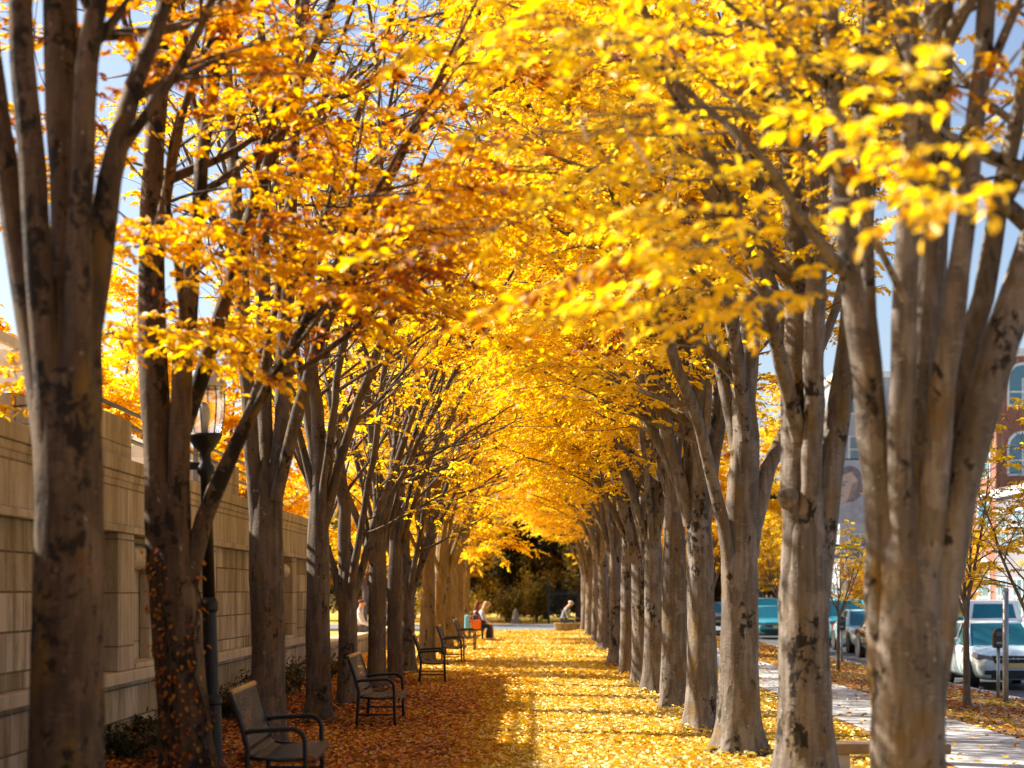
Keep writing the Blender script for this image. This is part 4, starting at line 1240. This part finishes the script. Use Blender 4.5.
# ------------------------------------------------------------------ street side: young trees, meters, pole
GY = 'young street trees by the kerb'
def young(seed, h):
    T = Tree(seed, bias=(0, 0, .1), density=.15, gold=.80, rust=.03, leaf=.07, zmin=.9, sub=(7, 5, 4), scale=.5)
    T.trunk([(0, 0, -.1), (.02, 0, h * .2), (0, .02, h * .38)], [.055, .045, .042], 12, .35, .04)
    for i in range(5):
        a = i * 1.26 + seed
        d = np.array((math.cos(a) * .42, math.sin(a) * .42, 1)) if i else np.array((.03, .03, 1))
        P = T.path(np.array((0, 0, h * (.30 + .04 * i))), d, h * .5, 7, .05, .02)
        T.limb(P, .028, .010, ext=h * .15, t0=.15, n2=9)
    c = T.leaf_mesh('crown', GOLD, BARK_T)
    return T.wood_mesh('trunk', BARK_T), c
yv = [young(61, 3.4), young(62, 3.6)]
for (x, y, z, v, lab) in ((6.42, 27.9, -.10, 0, 'young bare street tree in front of the white hatchback'),
                          (6.56, 40.5, -.11, 1, 'young sparse street tree before the parked teal cars'),
                          (6.25, 23.6, -.08, 1, 'young street tree cut by the right picture edge'),
                          (6.9, 52.0, -.14, 0, 'farthest young street tree along the parking kerb')):
    place_tree('young_tree', lab, GY, (x, y, z), yv[v][0], yv[v][1], rz=random.uniform(0, 6), sc=.8 if 40 < y < 41 else 1.0)

GALV = simple('galvanised_steel', (.34, .37, .40), .4, .6, .15, 8)
def meter(x, y, z, lab, sc=1.0):
    r = empty('parking_meter', (x, y, z)); tag(r, lab, 'parking meter', 'parking meters along the kerb')
    m = MB(); m.tube([(0, 0, -.1), (0, 0, .88)], .032, 10); m.build('post', GALV, r, smooth=True)
    DK = MATS.get('meter_grey') or simple('meter_grey', (.045, .05, .055), .45, .2)
    m = MB(); m.prism([(-.09, .86), (.09, .86), (.105, .95), (.105, 1.10), (.07, 1.19), (0, 1.225), (-.07, 1.19), (-.105, 1.10), (-.105, .95)], 'y', -.07, .07); hd = m.build('head', DK, r, bevel=.02)
    m = MB(); m.box(-.06, .06, -.078, -.0705, 1.07, 1.15); m.build('display', MATS.get('meter_glass') or simple('meter_glass', (.10, .13, .15), .1), hd)
    m = MB(); m.box(-.05, .05, -.078, -.0705, .93, .97); m.build('coin_slot', GALV, hd)
    return r
meter(8.38, 34.0, -.26, 'parking meter in front of the white hatchback')
meter(8.28, 50.5, -.27, 'parking meter before the silver teal sedan')
meter(8.25, 57.5, -.27, 'distant parking meter near the teal sport utility car')
pole = empty('sign_pole', (7.86, 31.4, -.24)); tag(pole, 'bare galvanised sign pole beside the nearest parking meter', 'pole')
m = MB(); m.tube([(0, 0, -.1), (0, 0, 1.85)], .05, 10); m.build('post', GALV, pole, smooth=True)
m = MB(); m.lathe([(.056, 1.851), (.056, 1.88), (.03, 1.91)], 10); m.build('cap', GALV, pole)

# ------------------------------------------------------------------ cars
def paint(name, c, rough=.22):
    t = NT(name)
    n = t.noise(t.coords(), 1.2, 3)
    col = t.ramp(n, [(.3, tuple(x * .93 for x in c)), (.7, c)])
    b = t.bsdf(col, rough, .15, None, .5)
    b.inputs['Coat Weight'].default_value = .8; b.inputs['Coat Roughness'].default_value = .05
    return t.done(b)
GLASSCAR = simple('sky_tinted_car_glass', (.015, .15, .20), .04, .4, .1, 2, 0, .9)  # teal of the reflected sky put into the glass colour
TYRE = simple('tyre_rubber', (.016, .016, .017), .85)
RIMM = simple('alloy_rim', (.45, .46, .48), .3, .8)
TRIM = simple('black_trim', (.012, .013, .014), .5)
LENS = simple('headlight_lens', (.16, .22, .26), .08, .1)
TAIL = simple('tail_lamp_red', (.35, .015, .012), .2)
PLATE = simple('yellow_plate', (.70, .52, .18), .5)
CHROME = simple('chrome_trim', (.6, .62, .64), .15, .9)

def wheel(root, x, y, r, side, w=.2):
    m = MB(); m.lathe([(r * .62, -w / 2), (r * .93, -w / 2), (r, -w * .32), (r, w * .32), (r * .93, w / 2), (r * .62, w / 2)], 24, (0, 0, 0), 'x')
    wl = empty('wheel', (x, y, r)); wl.parent = root
    m.build('tyre', TYRE, wl, smooth=False)
    m = MB(); so = side * w / 2
    m.lathe([(r * .60, -w * .3), (r * .615, -w * .3), (r * .615, w * .3), (r * .60, w * .3)], 20, (0, 0, 0), 'x')
    for k in range(5):
        a = 2 * PI * k / 5
        c, s = math.cos(a), math.sin(a)
        q = [(r * .08, -.035), (r * .60, -.028), (r * .60, .028), (r * .08, .035)]
        P = [(u * c - v * s, u * s + v * c) for u, v in q]
        m.prism(P, 'x', so * .55, so * .85)
    m.lathe([(.07, min(so * .5, so * .9)), (.07, max(so * .5, so * .9))], 12, (0, 0, 0), 'x')
    m.build('rim', RIMM, wl)

def loft(stations):
    """stations: list of (y, [(x,z)...]) half sections from the underside centre to the top centre"""
    m = MB()
    vs, fs = [], []
    n = None
    for y, sec in stations:
        full = [(x, z) for x, z in sec] + [(-x, z) for x, z in reversed(sec[1:-1])]
        n = len(full)
        vs += [(x, y, z) for x, z in full]
    for i in range(len(stations) - 1):
        for k in range(n):
            a, b = i * n + k, i * n + (k + 1) % n
            fs.append((a, b, b + n, a + n))
    fs.append(tuple(range(n))); fs.append(tuple(range(len(vs) - n, len(vs))))
    m.add(vs, fs)
    return m

def make_car(loc, rz, label, col, kind='hatch', plate=True, name='parked_car', cat='car', group='cars parked along the street', emblem=False, detail=True):
    """front faces local -y (towards the camera when rz = 0)"""
    S = {'hatch': dict(L=4.05, W=1.70, H=1.50, hood=.90, ws=-.98, wt=-.25, rb=1.92, rt=1.35, belt=.98),
         'sedan': dict(L=4.7, W=1.80, H=1.44, hood=.86, ws=-.95, wt=-.15, rb=1.75, rt=1.0, belt=.93),
         'suv': dict(L=4.8, W=1.92, H=1.76, hood=1.06, ws=-1.15, wt=-.50, rb=2.25, rt=1.95, belt=1.13)}[kind]
    L, W, H, hd = S['L'] / 2, S['W'] / 2, S['H'], S['hood']
    belt = S['belt']
    root = empty(name, loc, rz); tag(root, label, cat, group)
    g = .20
    def sec(w, zt, crown=.03, zb=g):
        return [(0, zb), (w * .80, zb), (w * .95, zb + .10), (w, zb + .28), (w * .985, zt - .16), (w * .93, zt - .04), (w * .80, zt), (w * .4, zt + crown), (0, zt + crown)]
    st = [(-L, sec(W * .74, hd - .24, .0, g + .08)), (-L + .05, sec(W * .84, hd - .17, .01, g + .02)), (-L + .22, sec(W * .94, hd - .08)), (-L + .55, sec(W * .985, hd - .03)),
          (S['ws'] - .25, sec(W, hd + .04)), (S['ws'] + .05, sec(W, belt - .01, .0)), (0, sec(W, belt, .0)), (1.0, sec(W, belt + .03, .0)),
          (S['rb'] - .1, sec(W * .98, belt + .05, .0)), (L - .12, sec(W * .93, belt - (.02 if kind != 'sedan' else -.06))), (L - .02, sec(W * .84, belt - .12, .0, g + .03)), (L, sec(W * .76, belt - .25, .0, g + .1))]
    P = paint('paint_%s' % label[:18].replace(' ', '_'), col)
    loft(st).build('body', P, root, smooth=True, subsurf=2)
    # greenhouse of glass under a painted roof on painted pillars
    wb_, wt_ = W * .90, W * .70
    bz, tz = belt - .03, H - .05
    base = [(-wb_ * .94, S['ws']), (wb_ * .94, S['ws']), (wb_, S['ws'] + .45), (wb_, S['rb'] - .3), (wb_ * .9, S['rb']), (-wb_ * .9, S['rb']), (-wb_, S['rb'] - .3), (-wb_, S['ws'] + .45)]
    topp = [(-wt_ * .94, S['wt']), (wt_ * .94, S['wt']), (wt_, S['wt'] + .25), (wt_, S['rt'] - .2), (wt_ * .93, S['rt']), (-wt_ * .93, S['rt']), (-wt_, S['rt'] - .2), (-wt_, S['wt'] + .25)]
    m = MB(); vs = [(x, y, bz) for x, y in base] + [(x, y, tz) for x, y in topp]
    m.add(vs, [tuple(range(7, -1, -1)), tuple(range(8, 16))] + [(i, (i + 1) % 8, 8 + (i + 1) % 8, 8 + i) for i in range(8)])
    m.build('window_glass', GLASSCAR, root, bevel=.02)
    m = MB()
    ring = [(tz - .012, 1.015), (tz + .02, 1.0), (tz + .045, .90), (tz + .055, .5)]
    cy = (S['wt'] + S['rt']) / 2
    vs, fs = [], []
    for z, f in ring: vs += [(x * f, cy + (y - cy) * f, z) for x, y in topp]
    for i in range(3): fs += [(i * 8 + k, i * 8 + (k + 1) % 8, i * 8 + 8 + (k + 1) % 8, i * 8 + 8 + k) for k in range(8)]
    fs.append(tuple(range(24, 32))); fs.append(tuple(range(7, -1, -1)))
    m.add(vs, fs); m.build('roof', P, root, smooth=True, bevel=0)
    for s in (-1, 1):
        for (bx, by), (tx_, ty) in (((wb_ * .955, S['ws'] + .02), (wt_ * .97, S['wt'] + .03)), ((wb_ * .965, S['rb'] - .12), (wt_ * .98, S['rt'] - .08))):
            m = MB(); m.tube([(s * bx, by, bz), (s * (bx + tx_) / 2 * 1.005, (by + ty) / 2, (bz + tz) / 2 + .01), (s * tx_, ty, tz)], .042, 8)
            m.build('pillar', P, root, smooth=True)
        m = MB(); m.tube([(s * wb_ * 1.002, .25, bz), (s * wt_ * 1.004, .35, tz)], .035, 6); m.build('door_post', TRIM, root)
        mi = MB(); mi.lathe([(.02, -.11), (.085, -.09), (.10, 0), (.085, .09), (.02, .11)], 12, (s * (W + .10), S['ws'] + .42, belt + .06), 'x'); mi.build('mirror', P, root, smooth=True)
        # headlight, wraps the corner
        m = MB(); x0, x1 = W * .50, W * .90
        m.add([(s * x0, -L + .03, hd - .24), (s * x1, -L + .16, hd - .22), (s * W * .965, -L + .42, hd - .15), (s * W * .93, -L + .40, hd - .07), (s * x1 * .97, -L + .15, hd - .10), (s * x0, -L + .045, hd - .16),
               (s * x0, -L + .2, hd - .24), (s * x1, -L + .4, hd - .22), (s * W * .9, -L + .6, hd - .15), (s * W * .88, -L + .58, hd - .07), (s * x1 * .9, -L + .4, hd - .10), (s * x0, -L + .2, hd - .16)],
              [(0, 1, 4, 5), (1, 2, 3, 4), (6, 11, 10, 7), (7, 10, 9, 8), (0, 6, 7, 1), (1, 7, 8, 2), (2, 8, 9, 3), (3, 9, 10, 4), (4, 10, 11, 5), (5, 11, 6, 0)])
        for v in range(6): pass
        o = m.build('headlight', LENS, root, bevel=.012); o.location = (0, -.045, 0.0); o.scale = (1.015, 1, 1)
        m = MB(); m.box(s * W * .62 - .11, s * W * .62 + .11, -L - .005, -L + .12, g + .14, g + .24); m.build('fog_lamp', TRIM, root, bevel=.03)
        m = MB(); m.box(min(s * W * .6, s * W * .93), max(s * W * .6, s * W * .93), L - .12, L + .012, belt - .22, belt - .05); m.build('tail_lamp', TAIL, root, bevel=.03)
        for yy in (-L * .63, L * .64):
            m = MB(); a0 = s * (W - .20); a1 = s * (W + .004)
            m.lathe([(.375, min(a0, a1)), (.375, max(a0, a1))], 28, (0, yy, .33), 'x'); m.build('wheel_arch', TRIM, root)
            wheel(root, s * (W - .09), yy, .325, s)
        for yy in (-.35, .75):
            m = MB(); m.box(min(s * W * .992, s * (W + .022)), max(s * W * .992, s * (W + .022)), yy + .35, yy + .55, belt - .20, belt - .17); m.build('door_handle', P, root, bevel=.006)
    m = MB(); m.prism([(-W * .50, hd - .31), (W * .50, hd - .31), (W * .56, hd - .14), (-W * .56, hd - .14)], 'y', -L - .022, -L + .1); m.build('grille', TRIM, root, bevel=.015)
    m = MB(); m.box(-W * .58, W * .58, -L - .014, -L + .1, g + .06, g + .24); m.build('air_intake', TRIM, root, bevel=.02)
    m = MB(); m.box(-W * .5, W * .5, -L - .032, -L + .05, hd - .215, hd - .195); m.build('grille_bar', CHROME, root)
    if plate:
        m = MB(); m.box(-.16, .16, -L - .034, -L - .01, g + .29, g + .40); pl = m.build('number_plate', PLATE, root, bevel=.004)
    if emblem:
        m = MB(); m.box(-.05, -.035, -L - .04, -L - .02, hd - .235, hd - .165); m.box(.035, .05, -L - .04, -L - .02, hd - .235, hd - .165); m.box(-.034, .034, -L - .04, -L - .02, hd - .207, hd - .193)
        m.build('emblem', CHROME, root)
        root.scale = (1, 1, .94)
    return root

Z = ROADZ + .004
make_car((10.15, 41.6, Z), -.02, 'white hatchback with yellow plate parked behind the young tree', (.60, .76, .82), 'hatch', emblem=True)  # white body, with the sky's cyan light tinted into the paint
make_car((10.3, 48.0, Z), 0, 'teal sedan mostly hidden behind the white hatchback', (.03, .28, .34), 'sedan')
make_car((11.15, 57.8, Z), 0.02, 'black car whose side shows beside the closest right trunk', (.015, .015, .018), 'sedan')
make_car((11.6, 65.5, Z), 0, 'silver teal sedan parked ahead of the black car', (.42, .62, .68), 'sedan')
make_car((12.2, 74.0, Z), 0, 'teal sport utility car parked behind the silver sedan', (.05, .36, .44), 'suv')
make_car((10.6, 84.0, Z), 0, 'teal car with bright headlight seen between second and third right trunks', (.03, .28, .34), 'sedan')
make_car((11.2, 91.5, Z), 0, 'deep teal sport utility car farthest along the street', (.03, .22, .28), 'suv')
make_car((14.4, 88.0, Z), 0, 'pale car out on the street behind the teal utility car', (.55, .62, .66), 'sedan')
make_car((9.75, 100, Z), 0, 'blue car far along the kerb between the right trunks', (.03, .18, .34), 'hatch')

# white pick-up seen from behind
pk = empty('pickup_truck', (14.3, 56.5, Z)); tag(pk, 'white pickup truck seen from its tailgate across the street', 'pickup truck', 'cars parked along the street')
PW = paint('pickup_white', (.82, .84, .85))
m = MB(); m.box(-.98, .98, 0, 2.0, .55, 1.12); m.box(-.98, .98, 2.0, 5.6, .5, 1.10); m.build('body', PW, pk, bevel=.06)
m = MB(); m.box(-.80, .80, -.045, -.002, .62, 1.10); tg = m.build('tailgate', PW, pk, bevel=.015)
m = MB(); m.box(-.16, .16, -.06, -.047, .86, .98); m.build('emblem', TRIM, tg)
m = MB(); m.box(-.96, .96, -.16, -.05, .45, .58); m.build('bumper', CHROME, pk, bevel=.03)
m = MB(); m.add([(-.90, 2.0, 1.10), (.90, 2.0, 1.10), (.90, 4.4, 1.10), (-.90, 4.4, 1.10), (-.74, 2.2, 1.80), (.74, 2.2, 1.80), (.74, 3.6, 1.80), (-.74, 3.6, 1.80)],
                [(0, 3, 2, 1), (4, 5, 6, 7), (0, 1, 5, 4), (1, 2, 6, 5), (2, 3, 7, 6), (3, 0, 4, 7)]); m.build('cab', PW, pk, bevel=.05)
m = MB(); m.add([(-.68, 2.02, 1.24), (.68, 2.02, 1.24), (.60, 2.165, 1.68), (-.60, 2.165, 1.68), (-.68, 2.1, 1.24), (.68, 2.1, 1.24), (.60, 2.25, 1.68), (-.60, 2.25, 1.68)],
                [(0, 1, 2, 3), (4, 7, 6, 5), (0, 4, 5, 1), (1, 5, 6, 2), (2, 6, 7, 3), (3, 7, 4, 0)]); m.build('rear_window', GLASSCAR, pk)
for s in (-1, 1):
    m = MB(); m.box(s * .90 - .075, s * .90 + .075, -.03, .1, .66, 1.06); m.build('tail_lamp', TAIL, pk, bevel=.02)
    m = MB(); m.add([(s * .905, 2.5, 1.18), (s * .905, 4.0, 1.18), (s * .79, 3.5, 1.68), (s * .79, 2.55, 1.68), (s * .85, 2.5, 1.18), (s * .85, 4.0, 1.18), (s * .72, 3.5, 1.68), (s * .72, 2.55, 1.68)],
                    [(0, 1, 2, 3), (4, 7, 6, 5), (0, 4, 5, 1), (1, 5, 6, 2), (2, 6, 7, 3), (3, 7, 4, 0)]); m.build('side_window', GLASSCAR, pk)
    for yy in (1.1, 4.6):
        wheel(pk, s * .88, yy, .39, s, .25)
        m = MB(); m.lathe([(.45, min(s * .8, s * .984)), (.45, max(s * .8, s * .984))], 24, (0, yy, .42), 'x'); m.build('wheel_arch', TRIM, pk)

# ------------------------------------------------------------------ buildings across the street
BRICKR = stone_mat('red_brick', (.22, .055, .045), (.28, .075, .06), .5, .16, .8, .2)
GREYW = simple('blue_grey_render', (.34, .37, .42), .85, 0, .12, .6, .2)
CREAM = simple('cream_render', (.55, .50, .43), .85, 0, .15, .5, .2)
ROOFM = simple('slate_roof', (.07, .075, .085), .7, 0, .25, 2, .3)
WINM = simple('window_pane_blue', (.05, .16, .22), .06, 0, .2, .4, 0, .9)
FRAMEW = simple('pale_window_frame', (.62, .66, .68), .5)

def building(name, x0, x1, y0, y1, h, mat, label, floors, nx, ny, cat='building', arch=False, roof='flat'):
    """front faces the camera (y0) and the street (x0)"""
    r = empty(name, (x0, y0, -.5)); tag(r, label, cat, 'buildings across the street')
    W, D = x1 - x0, y1 - y0
    m = MB(); m.box(0, W, 0, D, 0, h); m.build('wall', mat, r)
    m = MB(); m.box(-.25, W + .25, -.25, D + .25, h + .003, h + .45); m.build('cornice', FRAMEW, r, bevel=.05)
    fh = h / floors
    def win(u0, u1, z0, z1, face):
        P = [(u0, z0), (u1, z0), (u1, z1)]
        if arch: P += [((u0 + u1) / 2 + (u1 - u0) / 2 * math.cos(R(a)), z1 + (u1 - u0) / 2 * math.sin(R(a))) for a in (30, 60, 90, 120, 150)]
        P += [(u0, z1)]
        cu, cz = (u0 + u1) / 2, (z0 + z1) / 2
        big = [(cu + (u - cu) * 1.16, cz + (z - cz) * 1.10) for u, z in P]
        f = MB(); f.prism(big, 'y' if face == 'y' else 'x', -.07, .02); fo = f.build('window', FRAMEW, r)
        q = MB(); q.prism(P, 'y' if face == 'y' else 'x', -.09, -.071); q.build('pane', WINM, fo)
        s = MB()
        if face == 'y': s.box(cu - .04, cu + .04, -.12, -.091, z0, z1); s.box(u0, u1, -.115, -.0915, cz - .04, cz + .04)
        else: s.box(-.12, -.091, cu - .04, cu + .04, z0, z1); s.box(-.115, -.0915, u0, u1, cz - .04, cz + .04)
        s.build('sash', FRAMEW, fo)
    for fl in range(floors):
        z0 = fl * fh + fh * .28; z1 = z0 + fh * (.40 if arch else .5)
        for i in range(nx):
            c = W * (i + .5) / nx; win(c - W / nx * .25, c + W / nx * .25, z0, z1, 'y')
        for i in range(ny):
            c = D * (i + .5) / ny; win(c - D / ny * .25, c + D / ny * .25, z0, z1, 'x')
    return r

building('brick_building', 25.5, 40, 104, 130, 15, BRICKR, 'red brick building with arched blue windows at the right edge', 4, 5, 5, arch=True)
bn = building('office_building', 21.5, 33, 132, 160, 17, GREYW, 'blue grey building carrying the portrait banner', 5, 4, 6)
building('shop_house', 24.5, 33, 84, 100, 7.0, simple('dull_mauve_render', (.17, .165, .185), .85, 0, .2, .5, .2), 'grey two storey house before the brick building', 2, 3, 5)
building('corner_building', 24.5, 38, 166, 190, 12, CREAM, 'cream building farthest along the street', 4, 4, 5)
# dark gabled dormers with finials on the cream house
gd = empty('gabled_annexe', (23.2, 79.0, -.5)); tag(gd, 'grey annexe with steep dark gables and black finials', 'building', 'buildings across the street')
m = MB(); m.box(0, 7, 0, 4.8, 0, 5.0); m.build('wall', simple('grey_stone_wall', (.30, .29, .31), .85, 0, .2, 1.5, .3), gd)
for i in range(3):
    x = .2 + i * 2.3
    m = MB(); m.prism([(x - .1, 5.003), (x + 2.1, 5.003), (x + 1.0, 6.6)], 'y', -.1, 4.9); rf = m.build('roof', ROOFM, gd)
    m = MB(); m.lathe([(.14, 6.45), (.10, 6.7), (.16, 6.8), (.03, 7.7)], 8, (x + 1.0, .1, 0)); m.build('finial', simple('black_iron', (.015, .015, .018), .5), rf)
    m = MB(); m.box(x + .55, x + 1.45, -.06, .02, 2.6, 4.1); wf = m.build('window', FRAMEW, gd)
    m = MB(); m.box(x + .62, x + 1.38, -.08, -.061, 2.67, 4.03); m.build('pane', WINM, wf)

# portrait banner on the blue grey building: a plain invented face
bx, by = 19.6, 131.0
ba = empty('portrait_banner', (bx, by, 6.3)); tag(ba, 'grey blue banner with a large portrait face hung above the street', 'banner')
m = MB(); m.box(0, 4.2, 0, .06, 0, 4.4); m.build('cloth', simple('banner_cloth', (.36, .40, .48), .8, 0, .2, .8), ba)
def disc(cx, cz, rx, rz_, y, n=24, a0=0, a1=360):
    return [(cx + rx * math.cos(R(a0 + (a1 - a0) * i / n)), cz + rz_ * math.sin(R(a0 + (a1 - a0) * i / n))) for i in range(n)]
def flat(name, poly, y, mat):
    m = MB(); m.prism(poly, 'y', y - .012, y); return m.build(name, mat, ba)
HAIRM = simple('print_dark', (.15, .15, .18), .8, 0, .3, 3); FACEM = simple('print_face', (.42, .34, .31), .8, 0, .15, 2); FACE2 = simple('print_face_shadow', (.22, .18, .18), .8, 0, .2, 2)
flat('printed_hair', disc(2.45, 2.75, 1.0, 1.25, 0), -.004, HAIRM)
flat('printed_shoulder', [(1.2, .02), (4.1, .02), (4.0, 1.3), (3.0, 1.7), (1.9, 1.1)], -.018, simple('print_cloth', (.28, .31, .38), .8, 0, .25, 2))
flat('printed_face', [(1.75, 3.3), (2.6, 3.6), (3.0, 3.0), (2.9, 2.2), (2.4, 1.5), (1.9, 1.45), (1.72, 1.7), (1.74, 1.95), (1.62, 2.05), (1.66, 2.2), (1.42, 2.32), (1.68, 2.75)], -.034, FACEM)
flat('printed_cheek', [(2.95, 2.9), (2.9, 2.2), (2.4, 1.5), (2.2, 1.48), (2.45, 2.1), (2.6, 2.8)], -.048, FACE2)
flat('printed_brow', [(1.72, 2.84), (2.25, 2.95), (2.3, 2.87), (1.72, 2.76)], -.05, HAIRM)
flat('printed_eye', disc(1.98, 2.66, .17, .07, 0), -.052, HAIRM)
flat('printed_mouth', [(1.66, 1.97), (2.05, 1.98), (2.05, 1.88), (1.68, 1.90)], -.051, FACE2)
m = MB(); m.tube([(-.1, .03, 4.45), (4.3, .03, 4.45)], .05, 8); m.build('top_bar', METAL, ba)
m = MB(); m.tube([(.5, .1, 4.45), (.5, 4.5, 4.45)], .05, 8); m.tube([(3.7, .1, 4.45), (3.7, 1.3, 4.45)], .05, 8); m.build('bracket', METAL, ba)
m = MB(); m.tube([(0.5, 4.45, 4.45), (.5, 4.45, -6.5)], .08, 8); m.build('mast', METAL, ba)

# green street sign
ss = empty('street_sign', (14.2, 85.5, Z)); tag(ss, 'small green street name signs on a pole above the parked cars', 'sign')
m = MB(); m.tube([(0, 0, 0), (0, 0, 4.3)], .05, 8); m.build('post', GALV, ss)
GREENS = simple('sign_green', (.01, .13, .10), .5)
m = MB(); m.box(-.65, .65, -.08, -.055, 3.95, 4.2); m.build('sign_plate', GREENS, ss)
m = MB(); m.box(-.55, .35, -.08, -.055, 3.55, 3.8); m.build('sign_plate', simple('sign_blue', (.10, .22, .33), .5), ss)

# ------------------------------------------------------------------ background street trees
GB = 'golden street trees beyond the parked cars'
T = generic_tree(81, .14, 2.2, 8.5, 5, 0, 1, bias=(0, 0, .03), density=.95, gold=.78, rust=.03, zmin=2.3, sub=(9, 7, 6), leaf=.13)
bgc = T.leaf_mesh('crown', GOLD, BARK_T); bgw = T.wood_mesh('trunk', BARK_T)
for (x, y, z, s, lab) in ((5.95, 64.5, -.05, 1.1, 'golden street tree by the kerb, seen between the right trunks above the cars'), (12.6, 104, -.5, .9, 'golden street tree behind the far teal cars'), (20.6, 92, -.5, .7, 'golden street tree right of the portrait banner, behind the nearest right trunk'), (19.8, 112, -.5, .52, 'golden street tree below the portrait banner'),
                       (21.5, 76, -.4, .55, 'small golden tree in front of the gabled annexe'), (22.0, 66, -.4, .55, 'small golden tree across the street from the white pickup'), (11.5, 122, -.1, 1.1, 'golden tree far off at the street bend'),
                       (24.0, 120, -.5, .8, 'golden tree in front of the blue grey building')):
    place_tree('street_tree', lab, GB, (x, y, z), bgw, bgc, rz=random.uniform(0, 6), sc=s)
GW = 'golden trees behind the low wall'
for (x, y, s, lab) in ((-10.5, 66, .75, 'golden tree behind the low wall, near the seated people'), (-12.5, 82, .9, 'golden tree behind the low wall, far back'), (-8.0, 92, .95, 'golden tree at the far end of the low wall'),
                       (-15.5, 60, .9, 'golden tree standing well behind the pergola'), (-8.9, 39.5, .95, 'golden tree close behind the far half of the tall stone wall'), (-7.4, 45.0, .95, 'golden tree just past the end of the tall stone wall'), (-3.5, 99, 1.0, 'golden tree left above the path end'), (5.2, 97, .95, 'golden tree right above the path end')):
    place_tree('street_tree', lab, GW, (x, y, 0), bgw, bgc, rz=random.uniform(0, 6), sc=s)

# ------------------------------------------------------------------ light, sky, camera
w = bpy.data.worlds.new('World'); scene.world = w; w.use_nodes = True
nt = w.node_tree
bg = nt.nodes['Background']
sky = nt.nodes.new('ShaderNodeTexSky'); sky.sky_type = 'NISHITA'; sky.sun_disc = False
sky.sun_elevation = R(SUN_EL); sky.sun_rotation = R(-(90 - SUN_BEYOND)); sky.air_density = .8; sky.dust_density = 2.2
nt.links.new(sky.outputs[0], bg.inputs[0]); bg.inputs[1].default_value = .072
sd = bpy.data.lights.new('sun', 'SUN'); sd.energy = 5.0; sd.angle = R(.53); sd.color = (1.0, .91, .76)
so = bpy.data.objects.new('sun', sd); COL.objects.link(so)
tosun = Vector((-math.cos(R(SUN_BEYOND)) * math.cos(R(SUN_EL)), math.sin(R(SUN_BEYOND)) * math.cos(R(SUN_EL)), math.sin(R(SUN_EL))))
so.rotation_euler = tosun.to_track_quat('Z', 'Y').to_euler()
so.location = (-20, 10, 20)

cam = bpy.data.cameras.new('camera'); co = bpy.data.objects.new('camera', cam); COL.objects.link(co)
co.location = (0, 0, EYE); co.rotation_euler = (R(90), 0, 0)
cam.sensor_width = 36; cam.lens = F / 1024 * 36
cam.shift_x = -(HX - 512) / 1024; cam.shift_y = (HY - 384) / 1024
cam.clip_end = 3000; cam.clip_start = .1
cam.dof.use_dof = True; cam.dof.focus_distance = 25.0; cam.dof.aperture_fstop = 1.8
scene.camera = co
vs = scene.view_settings
vs.view_transform = 'Standard'; vs.look = 'None'; vs.gamma = 1; vs.exposure = 1.55; vs.use_curve_mapping = False
scene.render.engine = 'CYCLES'
cy = scene.cycles
cy.max_bounces = 7; cy.diffuse_bounces = 4; cy.glossy_bounces = 2; cy.transmission_bounces = 4; cy.transparent_max_bounces = 6
cy.use_denoising = True
cy.caustics_reflective = False; cy.caustics_refractive = False
